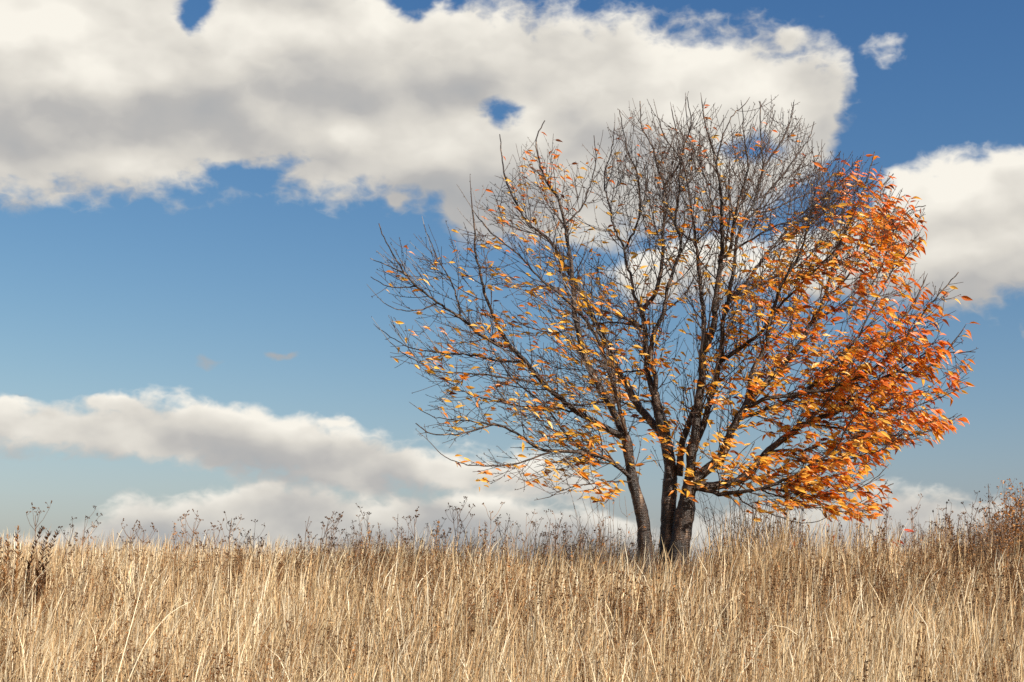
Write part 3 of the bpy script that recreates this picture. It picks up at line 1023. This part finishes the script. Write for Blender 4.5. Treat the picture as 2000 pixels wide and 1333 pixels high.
def build_grass():
    def roots(n, y0, y1, power=1.0, left_only=False):
        y = y0 + (y1 - y0) * rng.random(n * 3) ** power
        half = y * 0.40 + 0.9
        x = (rng.random(n * 3) * 2 - 1) * half
        # area-even: reject by width
        keep = rng.random(n * 3) < half / (y1 * 0.40 + 0.9)
        if left_only:
            keep &= x < 1.5
        return x[keep][:n], y[keep][:n]

    sets = []
    x, y = roots(225000, 3.6, 15.6)
    sets.append((x, y, 1.0))
    x2, y2 = roots(42000, 15.4, 33.0, 1.0, True)
    sets.append((x2, y2, 1.0))
    sets.append((rng.normal(2.4, 0.55, 5000), rng.normal(12.45, 0.3, 5000), 1.0))
    X = np.concatenate([s[0] for s in sets])
    Y = np.concatenate([s[1] for s in sets])
    # tussocks: pull most blades towards clump centres
    cellx = np.floor(X / 0.17 + 31.3 * np.sin(np.floor(Y / 0.17)))
    celly = np.floor(Y / 0.17)
    hsh = np.abs(np.sin(cellx * 127.1 + celly * 311.7) * 43758.5453) % 1.0
    hs2 = np.abs(np.sin(cellx * 269.5 + celly * 183.3) * 24634.6345) % 1.0
    n = len(X)
    patch = np.sin(X * 1.9 + 0.4) * np.sin(Y * 1.3 + X * 0.6) + 0.6 * np.sin(X * 4.3 - Y * 2.1)
    kind = rng.random(n)
    stem = kind < 0.52
    fallen = kind > 0.993
    tall = np.where(stem, rng.normal(0.62, 0.15, n), rng.normal(0.50, 0.16, n))
    tall *= 0.86 + 0.30 * hsh + 0.07 * patch
    far = Y > 15.5
    tall = np.where(far, tall * 0.95, tall)
    tall = np.clip(np.where(fallen, rng.uniform(0.7, 1.0, n), tall), 0.18, 1.05)
    wid = np.where(stem, rng.uniform(0.0007, 0.0015, n), rng.uniform(0.0010, 0.0025, n))
    wid = np.where(fallen, rng.uniform(0.0013, 0.0022, n), wid)
    wid = np.where(far, wid * 1.5, wid) * np.clip(Y / 10.0, 0.55, 1.0)
    tall = tall * (1 + 0.30 * np.exp(-((X - 2.35) / 0.9) ** 2 - ((Y - 12.4) / 0.55) ** 2))
    lean = np.where(stem, np.abs(rng.normal(0.06, 0.06, n)), np.abs(rng.normal(0.16, 0.15, n)))
    lean = np.where(fallen, rng.uniform(0.35, 0.9, n), lean)
    ang = rng.normal(0.0, 0.9, n) + (hs2 - 0.5) * 1.5      # the wind leans most of them to the right
    ang = np.where(rng.random(n) < 0.14, rng.random(n) * 2 * math.pi, ang)
    curve = np.where(stem, rng.normal(0.11, 0.12, n), rng.normal(0.8, 0.6, n))
    curve = np.where(fallen, rng.normal(0.05, 0.1, n), curve)
    face = rng.random(n) * math.pi
    gz = ground_z(X, Y) - 0.02
    pick = rng.integers(0, len(STRAWS), n)
    tone = rng.uniform(0.55, 1.06, n) * (0.84 + 0.30 * hs2)
    colr = STRAWS[pick] * tone[:, None]
    colr = np.where(fallen[:, None], colr * 0.85, colr)
    brown = rng.random(n) < 0.10 + 0.16 * (patch > 0.35) * smooth(5.5, 8.5, Y)
    colr = np.where(brown[:, None], colr * np.array((0.55, 0.45, 0.36)), colr)
    K = 5
    MID = []
    V = np.zeros((n, 2 * K - 1, 3), np.float32)
    dirx, diry = np.cos(ang), np.sin(ang)
    fx, fy = np.cos(face), np.sin(face)
    px = np.zeros(n); py = np.zeros(n); pz = np.zeros(n)
    a = lean.copy()
    prof_stem = np.array((0.95, 0.9, 0.85, 2.3, 0.0))
    prof_leaf = np.array((0.8, 1.0, 0.85, 0.5, 0.0))
    seglen = np.array((0.0, 0.34, 0.28, 0.22, 0.16))
    for k in range(K):
        if k:
            px = px + np.sin(a) * seglen[k] * tall
            pz = pz + np.cos(a) * seglen[k] * tall
            a = a + curve * (0.35 + 0.3 * k) + rng.normal(0, 0.07, n)
        w = wid * np.where(stem, prof_stem[k], prof_leaf[k])
        kx, ky = (rng.normal(0, 0.006, n) * (k > 0), rng.normal(0, 0.006, n) * (k > 0))
        cx, cy, cz = X + dirx * px + kx, Y + diry * px + ky, gz + pz
        if k in (2, 3):
            MID.append(np.stack((cx, cy, cz), axis=1))
        if k < K - 1:
            V[:, 2 * k, 0] = cx - fx * w; V[:, 2 * k, 1] = cy - fy * w; V[:, 2 * k, 2] = cz
            V[:, 2 * k + 1, 0] = cx + fx * w; V[:, 2 * k + 1, 1] = cy + fy * w; V[:, 2 * k + 1, 2] = cz
        else:
            V[:, 2 * k, 0] = cx; V[:, 2 * k, 1] = cy; V[:, 2 * k, 2] = cz
    nv = 2 * K - 1
    base = np.arange(n)[:, None] * nv
    Q = np.concatenate([base + np.array((2 * k, 2 * k + 1, 2 * k + 3, 2 * k + 2))[None, :] for k in range(K - 2)], axis=0)
    b = 2 * (K - 2)
    T = base + np.array((b, b + 1, b + 2))[None, :]
    col = np.repeat(colr, nv, axis=0)
    # withered leaf scraps and husks clinging to the upper stems
    M = np.concatenate(MID)
    src = rng.integers(0, len(M), 120000)
    cen = M[src] + rng.normal(0, 0.012, (len(src), 3))
    u = rng.normal(0, 1, (len(src), 3)) + np.array((0.2, 0, 0.6))
    u /= np.linalg.norm(u, axis=1)[:, None]
    v = np.cross(u, rng.normal(0, 1, (len(src), 3)))
    v /= np.linalg.norm(v, axis=1)[:, None] + 1e-9
    w = np.cross(u, v)
    L = rng.uniform(0.008, 0.030, len(src))[:, None]
    B = rng.uniform(0.0012, 0.0035, len(src))[:, None]
    bend = L * rng.uniform(-0.5, 0.5, len(src))[:, None]
    SV = np.stack((cen - u * L + w * bend, cen - v * B, cen + v * B, cen + u * L + w * bend), axis=1)
    sb = np.arange(len(src))[:, None] * 4 + n * nv
    T = np.concatenate((T, sb + np.array((0, 1, 2))[None, :], sb + np.array((1, 3, 2))[None, :]))
    V = np.concatenate((V.reshape(-1, 3), SV.reshape(-1, 3)))
    sc = STRAWS[rng.integers(0, len(STRAWS), len(src))] * rng.uniform(0.5, 1.05, len(src))[:, None]
    sc = np.where((rng.random(len(src)) < 0.3)[:, None], sc * np.array((0.5, 0.42, 0.34)), sc)
    col = np.concatenate((col, np.repeat(sc, 4, axis=0)))
    o = link(bpy.data.objects.new('dry_grass', mesh_np('dry_grass', V.reshape(-1, 3), Q, T, STRAW, col)))
    tag(o, 'tall straw-coloured dry meadow grass covering the rise', 'grass', kind='stuff')


build_grass()

WB = [lin(132, 92, 58), lin(110, 76, 48), lin(152, 110, 70), lin(94, 66, 46)]


def bit(geo, p, size, col, flat=1.0):
    """small crumpled dead leaf or floret: a bent diamond"""
    u = dirn(rng.normal(0, 1, 3))
    v = dirn(np.cross(u, rng.normal(0, 1, 3)))
    w = np.cross(u, v)
    V = np.array((p - u * size, p + v * size * 0.5 * flat, p + u * size, p - v * size * 0.5 * flat)) + np.outer((0, 1, 0, 1), w) * size * 0.3
    geo.raw(V, None, [(0, 1, 2), (0, 2, 3)], col)


def head(geo, p, r, col):
    """seed head: an uneven eight-sided bud"""
    V = np.array(((1, 0, 0), (-1, 0, 0), (0, 1, 0), (0, -1, 0), (0, 0, 1.2), (0, 0, -1.0))) * r * rng.uniform(0.75, 1.25, (6, 1)) + p
    T = [(4, 0, 2), (4, 2, 1), (4, 1, 3), (4, 3, 0), (5, 2, 0), (5, 1, 2), (5, 3, 1), (5, 0, 3)]
    geo.raw(V, None, T, col)


# low brown weeds among the grass, too many and too tangled to count
def build_weed_mass():
    moulds = []
    for i in range(72):
        g = Geo()
        h = 1.0
        c = WB[int(rng.integers(4))] * rng.uniform(0.5, 1.15)
        la, lb = rng.normal(0.07, 0.07), rng.normal(0, 0.07)
        q = np.linspace(0, 1, 6)
        P = np.stack((la * q ** 1.5, lb * q ** 1.5, q), axis=1) + rng.normal(0, 0.007, (6, 3))
        g.tube(P, np.linspace(0.0030, 0.0013, 6), 3, c)
        style = rng.random()

        def along(f):
            f *= 5
            k = min(int(f), 4)
            return P[k] + (P[k + 1] - P[k]) * (f - k)
        if style < 0.5:                        # plume: small bits crowding the upper stem
            for _ in range(int(rng.integers(30, 55))):
                f = 1 - 0.5 * rng.random() ** 1.2
                bit(g, along(f) + rng.normal(0, 0.010 + 0.035 * (1 - f), 3), rng.uniform(0.005, 0.013), c * rng.uniform(0.6, 1.5))
        elif style < 0.8:                      # branched top with seed heads
            for _ in range(int(rng.integers(5, 9))):
                p0 = along(rng.uniform(0.6, 0.97))
                an = rng.uniform(0, 2 * math.pi)
                p1 = p0 + np.array((math.cos(an) * 0.5, math.sin(an) * 0.5, 0.85)) * rng.uniform(0.05, 0.15)
                g.tube(np.array((p0, (p0 + p1) / 2 + (0, 0, -0.006), p1)), (0.0014, 0.0013, 0.001), 3, c)
                for _ in range(4):
                    head(g, p1 + rng.normal(0, 0.008, 3), rng.uniform(0.003, 0.0055), c * rng.uniform(0.5, 1.0))
        else:                                  # withered leaves along the stem
            for _ in range(int(rng.integers(18, 30))):
                bit(g, along(rng.uniform(0.4, 1.0)) + rng.normal(0, 0.013, 3), rng.uniform(0.009, 0.022), c * rng.uniform(0.7, 1.5), 0.6)
        moulds.append((np.vstack(g.V), np.vstack(g.Q) if g.Q else np.zeros((0, 4), int), np.vstack(g.T), np.vstack(g.K)))
    VV, QQ, TT, KK, n0 = [], [], [], [], 0
    made = 0
    while made < 5200:
        y = 4.8 + 9.7 * rng.random() ** 0.55
        x = rng.uniform(-1, 1) * (y * 0.39 + 0.6)
        if math.sin(x * 1.3 + 1.0) * math.sin(y * 0.9 + x * 0.5) + 0.5 * math.sin(x * 3.7 - y * 1.9) + rng.normal(0, 0.35) < 0.0:
            continue
        V, Q, T, K = moulds[int(rng.integers(len(moulds)))]
        h = rng.normal(0.74, 0.10) * (1.0 if y > 8 else 0.88)
        an = rng.uniform(-0.9, 0.9)
        ca, sa = math.cos(an), math.sin(an)
        w = V * np.array((0.85, 0.85, h))
        w = np.stack((w[:, 0] * ca - w[:, 1] * sa + x, w[:, 0] * sa + w[:, 1] * ca + y, w[:, 2] + float(ground_z(x, y))), axis=1)
        VV.append(w); QQ.append(Q + n0); TT.append(T + n0); KK.append(K * rng.uniform(0.75, 1.2))
        n0 += len(V)
        made += 1
    o = link(bpy.data.objects.new('brown_weeds', mesh_np('brown_weeds', np.vstack(VV), np.vstack(QQ), np.vstack(TT), DEAD, np.vstack(KK))))
    tag(o, 'tangle of low brown withered weeds among the straw grass', 'weeds', kind='stuff')


build_weed_mass()


# ---- single weeds that stand above the grass
def weed_meshes(style, tall):
    """stem mesh and seed mesh of one weed of height about 1"""
    s, hd = Geo(), Geo()
    c = WB[int(rng.integers(4))] * rng.uniform(0.55, 0.95)
    q = np.linspace(0, 1, 9)
    bx, by = rng.normal(0.05, 0.06), rng.normal(0, 0.04)
    P = np.stack((bx * q ** 2, by * q ** 2, q), axis=1) * tall + rng.normal(0, 0.004, (9, 3))
    P[0] = 0
    s.tube(P, np.linspace(0.0042, 0.0016, 9), 4, c)

    def along(f):
        f = f * 8
        i = min(int(f), 7)
        return P[i] + (P[i + 1] - P[i]) * (f - i)
    if style == 'umbel':
        for k in range(int(rng.integers(5, 9))):
            f = rng.uniform(0.66, 0.98)
            p0 = along(f)
            a = rng.uniform(0, 2 * math.pi)
            ln = rng.uniform(0.06, 0.17) * tall * (1.25 - f) * 3.0
            ln = min(ln, 0.17)
            dv = np.array((math.cos(a) * 0.6, math.sin(a) * 0.6, 0.8))
            p1 = p0 + dv * ln
            s.tube(np.array((p0, p0 + dv * ln * 0.5 + (dv[0] * 0.01, dv[1] * 0.01, -0.008), p1)), (0.0018, 0.0015, 0.0012), 3, c)
            for _ in range(int(rng.integers(3, 6))):
                a2 = rng.uniform(0, 2 * math.pi)
                p2 = p1 + np.array((math.cos(a2) * 0.7, math.sin(a2) * 0.7, rng.uniform(0.3, 1))) * rng.uniform(0.015, 0.045)
                s.tube(np.array((p1, (p1 + p2) / 2, p2)), (0.0011, 0.001, 0.0009), 3, c)
                for _ in range(2):
                    head(hd, p2 + rng.normal(0, 0.004, 3), rng.uniform(0.003, 0.0065), c * rng.uniform(0.45, 1.0))
    elif style == 'plume':
        for k in range(int(rng.integers(60, 95))):
            f = 1 - 0.42 * rng.random() ** 1.1
            p = along(f) + rng.normal(0, 0.008 + 0.045 * (1 - f), 3)
            bit(hd, p, rng.uniform(0.005, 0.013), c * rng.uniform(0.7, 1.5))
        for k in range(6):
            f = rng.uniform(0.65, 0.9)
            p0 = along(f)
            a = rng.uniform(0, 2 * math.pi)
            p1 = p0 + np.array((math.cos(a) * 0.5, math.sin(a) * 0.5, 0.8)) * 0.09
            s.tube(np.array((p0, (p0 + p1) / 2, p1)), (0.0016, 0.0013, 0.001), 3, c)
    elif style == 'knapweed':
        for k in range(int(rng.integers(4, 7))):
            f = rng.uniform(0.5, 0.9)
            p0 = along(f)
            a = rng.uniform(0, 2 * math.pi)
            ln = rng.uniform(0.1, 0.26)
            dv = np.array((math.cos(a) * 0.62, math.sin(a) * 0.62, 0.78))
            pm = p0 + dv * ln * 0.55
            p1 = pm + np.array((dv[0] * 0.3, dv[1] * 0.3, 0.9)) * ln * 0.5
            s.tube(np.array((p0, pm, p1)), (0.0018, 0.0015, 0.001), 3, c)
            for _ in range(int(rng.integers(1, 4))):
                p2 = p1 + np.array((rng.normal(0, 0.025), rng.normal(0, 0.025), rng.uniform(0.0, 0.04)))
                s.tube(np.array((p1, (p1 + p2) / 2, p2)), (0.001, 0.001, 0.0009), 3, c)
                head(hd, p2, rng.uniform(0.006, 0.0095), np.array((0.03, 0.022, 0.016)))
        head(hd, P[-1], 0.008, np.array((0.03, 0.022, 0.016)))
    elif style == 'leafy':
        for k in range(int(rng.integers(80, 110))):
            f = rng.uniform(0.55, 1.0)
            p0 = along(f)
            a = rng.uniform(0, 2 * math.pi)
            dv = dirn(np.array((math.cos(a), math.sin(a), 0.9)))
            ln = rng.uniform(0.05, 0.10) * (1.35 - f)
            ln = max(ln, 0.03)
            sd = dirn(np.cross(dv, (0, 0, 1)))
            V = np.array((p0, p0 + dv * ln * 0.5 + sd * ln * 0.16, p0 + dv * ln, p0 + dv * ln * 0.5 - sd * ln * 0.16))
            hd.raw(V, None, [(0, 1, 2), (0, 2, 3)], c * rng.uniform(0.7, 1.7))
    elif style == 'stalk':
        for k in range(int(rng.integers(10, 22))):
            f = 1 - 0.35 * rng.random() ** 1.3
            bit(hd, along(f) + rng.normal(0, 0.008, 3), rng.uniform(0.004, 0.009), c * rng.uniform(0.7, 1.6))
        for k in range(3):
            f = rng.uniform(0.6, 0.92)
            p0 = along(f)
            a = rng.uniform(0, 2 * math.pi)
            p1 = p0 + np.array((math.cos(a) * 0.4, math.sin(a) * 0.4, 0.8)) * rng.uniform(0.05, 0.1)
            s.tube(np.array((p0, (p0 + p1) / 2, p1)), (0.0013, 0.0012, 0.0009), 3, c)
            head(hd, p1, 0.004, c)
    return s.mesh('stem', TWIG), hd.mesh('seed_heads', DEAD)


BANK = {k: [weed_meshes(k, 1.0) for _ in range(n)] for k, n in (('umbel', 9), ('plume', 6), ('knapweed', 4), ('leafy', 3), ('stalk', 6))}
PART = dict(umbel='seed_heads', plume='florets', knapweed='seed_heads', leafy='leaves', stalk='seed_husks')
TOPS = []


def weed(px, top, Y, style, label, cat, group):
    p = at(px, top, Y)
    z0 = float(ground_z(p[0], Y)) - 0.02
    h = max(0.5, p[2] - z0)
    root = empty({'umbel': 'umbel_weed', 'plume': 'plume_weed', 'knapweed': 'knapweed', 'leafy': 'leafy_weed', 'stalk': 'dry_stalk'}[style], (p[0], Y, z0))
    root.rotation_euler = (rng.normal(0, 0.03), rng.normal(0.02, 0.05), rng.uniform(0, 6.28))
    sc = h / 1.0
    root.scale = (min(sc, 1.15), min(sc, 1.15), sc)
    tag(root, label, cat, group)
    sm, hm = BANK[style][int(rng.integers(len(BANK[style])))]
    link(bpy.data.objects.new('stem', sm), root)
    o = link(bpy.data.objects.new(PART[style], hm), root)
    o['kind'] = 'stuff'
    return root


def zone(px):
    if px < 330:
        return 'beside dark leafy plants'
    if px < 700:
        return 'on the open brow'
    if px < 1080:
        return 'below the long bare boughs'
    if px < 1250:
        return 'beside the leaning stem'
    if px < 1660:
        return 'around the bare thicket'
    return 'near the bushy brown shrub'


KIND = dict(umbel=('tall dried weed with branching dark seed heads', 'weed'), plume=('brown weed with a fluffy plume top', 'weed'),
            knapweed=('thin stalk dotted with round black seed knobs', 'weed'), leafy=('dark brown leafy plant with spiky upright leaves', 'weed'),
            stalk=('slender dry stalk with few husks', 'stalk'))


def put_weed(px, top, style, Y=None):
    Y = Y if Y else rng.uniform(11.8, 14.2)
    lab, cat = KIND[style]
    zn = zone(px)
    special = {(580, 985): 'tallest dried weed with open branching head on the open brow', (945, 988): 'tallest thin dry stalk below the long bare boughs',
               (1920, 948): 'tallest thin dry stalk standing before the bushy brown shrub', (152, 1008): 'dried weed leaning over with a knotty branching top beside dark leafy plants',
               (433, 1012): 'dried weed with a wide candelabra of seed heads on the open brow'}.get((px, top))
    if special:
        weed(px, top, Y, style, special, cat, None)
        return
    weed(px, top, Y, style, '%s %s' % (lab, zn), cat, '%ss %s' % (style, zn))


for px, top, st in [(85, 1008, 'umbel'), (100, 1028, 'umbel'), (152, 1008, 'umbel'), (172, 1036, 'umbel'), (250, 1034, 'umbel'), (283, 1040, 'umbel'), (345, 1022, 'plume'), (358, 1020, 'umbel'), (372, 1028, 'umbel'),
                    (385, 1040, 'plume'), (433, 1012, 'umbel'), (441, 1018, 'umbel'), (468, 1036, 'umbel'), (500, 1038, 'umbel'), (515, 1050, 'stalk'), (580, 985, 'umbel'), (585, 1010, 'stalk'), (622, 1020, 'umbel'), (640, 1032, 'plume'),
                    (652, 1030, 'umbel'), (668, 1034, 'umbel'), (705, 1026, 'umbel'), (718, 1008, 'umbel'), (760, 1022, 'plume'), (775, 1004, 'stalk'), (818, 1014, 'umbel'), (832, 1018, 'plume'), (858, 1030, 'umbel'), (876, 1036, 'plume'),
                    (898, 994, 'umbel'), (910, 1000, 'umbel'), (945, 988, 'stalk'), (957, 1002, 'umbel'), (975, 1022, 'umbel'), (1002, 1008, 'stalk'), (1030, 1008, 'umbel'), (1045, 1014, 'umbel'), (1070, 1014, 'umbel'), (1085, 1020, 'umbel'),
                    (1112, 1022, 'plume'), (1140, 1018, 'plume'), (1175, 1030, 'stalk'), (1660, 1030, 'stalk'), (1690, 1022, 'plume'), (1712, 1026, 'plume'), (1734, 994, 'knapweed'), (1760, 1014, 'stalk'), (1788, 990, 'umbel'), (1800, 1006, 'umbel'),
                    (1832, 984, 'knapweed'), (1846, 1010, 'stalk'), (1872, 982, 'umbel'), (1885, 1000, 'plume'), (1902, 1000, 'plume'), (1920, 948, 'stalk'), (1935, 990, 'umbel'), (1905, 1012, 'umbel')]:
    put_weed(px, top, st)
for px, top in [(4, 1052), (18, 1044), (36, 1030), (50, 1026), (62, 1036), (70, 1042)]:
    put_weed(px, top, 'leafy', rng.uniform(10.6, 11.6))
for i in range(92):
    px = float(rng.choice((60, 190, 300, 480, 640, 690, 840, 930, 1050, 1120, 1680, 1720, 1850, 1900, 1980))) + rng.normal(0, 45)
    if 1240 < px < 1400:
        continue
    line = np.interp(px, [q[0] for q in GRASS_LINE], [q[1] for q in GRASS_LINE])
    st = ['umbel', 'plume', 'stalk', 'stalk'][int(rng.integers(4))]
    put_weed(px, line - rng.uniform(10, 62) * rng.uniform(0.5, 1), st)


# ---- woody plants beside the tree
def bush(name, label, cat, base_px, spread, tops, Y, nstem, leaf_n, leaf_col, kids=3, lean=0.0, rad=0.0034, leaf_size=(0.008, 0.018), bits=False):
    b = at(base_px, 1110, Y)
    z0 = float(ground_z(b[0], Y)) - 0.03
    root = empty(name, (b[0], Y, z0))
    tag(root, label, cat)
    s, l = Geo(), Geo()
    spots = []
    R0 = np.array((b[0], Y, z0))
    for i in range(nstem):
        x0 = rng.normal(0, spread * 0.5)
        y0 = rng.normal(0, min(0.35, spread * 0.5))
        top = at(base_px, rng.uniform(*tops), Y)[2] - z0
        x1 = x0 + rng.normal(lean, spread * 0.55)
        n = 9
        q = np.linspace(0, 1, n)
        gz = float(ground_z(b[0] + x0, Y + y0)) - 0.03 - z0
        P = np.stack((x0 + (x1 - x0) * q ** 1.4, y0 + rng.normal(0, 0.12) * q, gz + (top - gz) * q), axis=1) + rng.normal(0, 0.008, (n, 3))
        c = np.array((0.150, 0.098, 0.066)) * rng.uniform(0.5, 1.4)
        s.tube(P, np.linspace(rad, 0.0014, n), 4, c)
        for k in range(int(rng.integers(kids, kids * 2 + 1))):
            f = rng.uniform(0.4, 0.97)
            i0 = int(f * (n - 1))
            a = rng.uniform(0, 2 * math.pi)
            ln = rng.uniform(0.08, 0.28)
            d = np.array((math.cos(a) * 0.7, math.sin(a) * 0.7, 0.6))
            B = [P[i0]]
            for _ in range(4):
                d = dirn(d + rng.normal(0, 0.22, 3) + (0, 0, 0.08))
                B.append(B[-1] + d * ln / 4)
            B = np.array(B)
            s.tube(B, np.linspace(rad * 0.5, 0.001, 5), 3, c)
            spots += [B[1], B[2], B[3], B[4]]
        spots += [P[j] for j in range(n // 2, n)]
    s.obj('stems', TWIG, root)['kind'] = 'stuff'
    for _ in range(leaf_n):
        p = spots[int(rng.integers(len(spots)))] + rng.normal(0, 0.014, 3)
        bit(l, p, rng.uniform(*leaf_size), leaf_col[int(rng.integers(len(leaf_col)))] * rng.uniform(0.6, 1.3), 0.9)
    o = l.obj('withered_leaves', DEAD, root)
    o['kind'] = 'stuff'
    return root


DRY = [lin(156, 106, 66), lin(128, 86, 56), lin(180, 126, 76)]
bush('bramble_thicket', 'bare grey thicket of thin stems right of the trunk under the low boughs', 'bush', 1455, 0.40, (928, 1020), 13.7, 60, 160, DRY, 5)
tr = bush('bramble_bush', 'bare bramble with dark curled leaves and a few red ones under the orange boughs', 'bush', 1555, 0.22, (985, 1045), 13.3, 26, 150, [lin(70, 40, 28), lin(110, 60, 36)], 3, leaf_size=(0.012, 0.026))
redm = {}
for (px, py, c) in [(1540, 1042, (214, 84, 44)), (1548, 1044, (220, 96, 54)), (1552, 1056, (222, 110, 72)), (1546, 1060, (216, 90, 50)), (1551, 1072, (244, 170, 60)), (1527, 1044, (180, 60, 36)), (1616, 1026, (216, 110, 60)),
                    (1630, 1046, (208, 90, 54)), (1512, 1035, (228, 160, 70))]:
    o = bpy.data.objects.new('leaf', leaf_me[int(rng.integers(6))])
    o.color = (*lin(*c), 1)
    o.location = Vector(at(px, py, 13.0)) - tr.location
    o.rotation_euler = (rng.uniform(-1, 1), rng.uniform(0, 1.2), rng.uniform(0, 6))
    o.scale = (0.075,) * 3
    link(o, tr)
sap = bush('briar_sapling', 'thin arching briar with few dead leaves left of the leaning stem', 'sapling', 1185, 0.2, (930, 1050), 12.7, 14, 36, [lin(150, 96, 44), lin(110, 70, 40)], 3, lean=-0.12, leaf_size=(0.012, 0.024))
br2 = bush('briar', 'low leafless briar with red leaves between the boughs and the shrub', 'bush', 1770, 0.22, (1010, 1052), 13.4, 16, 30, DRY, 3)
for (px, py) in [(1765, 1036), (1768, 1040), (1740, 1058), (1714, 1058), (1752, 1056)]:
    o = bpy.data.objects.new('leaf', leaf_me[int(rng.integers(6))])
    o.color = (*lin(206, 74, 30), 1)
    o.location = Vector(at(px, py, 13.0)) - br2.location
    o.rotation_euler = (rng.uniform(-0.6, 0.6), rng.uniform(-0.4, 0.4), rng.uniform(-1, 1))
    o.scale = (0.1,) * 3
    link(o, br2)
bush('brown_shrub', 'tall bushy brown shrub crowded with small dead leaves on the rise', 'shrub', 1990, 0.22, (940, 1040), 12.6, 64, 4200, [lin(176, 122, 72), lin(146, 100, 60), lin(204, 150, 92)], 6, leaf_size=(0.008, 0.018))
bush('brown_shrub', 'lower brown shrub leaning against the tall bushy one', 'shrub', 1945, 0.16, (1000, 1055), 12.2, 34, 1600, [lin(184, 132, 80), lin(146, 100, 62)], 4, leaf_size=(0.005, 0.012))

# ---- single stalks that stand out inside the field
def straw_stalk(pts, Y, label):
    P = np.array([at(x, y, Y + dy) for x, y, dy in pts])
    root = P[0].copy()
    g_ = Geo()
    S = spline(P - root, 0.06)
    g_.tube(S, np.linspace(0.0030, 0.0012, len(S)), 4, STRAWS[3] * 0.95)
    for k in range(18):
        p = S[-1] + (S[-4] - S[-1]) * rng.random() + rng.normal(0, 0.004, 3)
        bit(g_, p, rng.uniform(0.004, 0.009), STRAWS[int(rng.integers(4))] * 0.9, 0.5)
    o = g_.obj('straw_stalk', STRAW)
    o.location = root
    tag(o, label, 'stalk')


straw_stalk([(214, 1372, 0), (229, 1322, 0), (262, 1200, 0.05), (290, 1098, 0.12)], 6.0, 'long pale straw stalk leaning upright across the grass below the dark leafy plants')
straw_stalk([(250, 1330, 0), (285, 1256, 0), (330, 1200, 0.05), (372, 1176, 0.1)], 6.2, 'bent pale straw stalk slanting beside the long upright one')
straw_stalk([(1460, 1300, 0), (1512, 1222, 0), (1560, 1242, 0.02)], 7.0, 'snapped pale straw stalk with its top folded over below the orange boughs')
weed(1945, 1152, 9.2, 'knapweed', 'short stalk with round black seed knobs low in the grass below the brown shrub', 'weed', None)
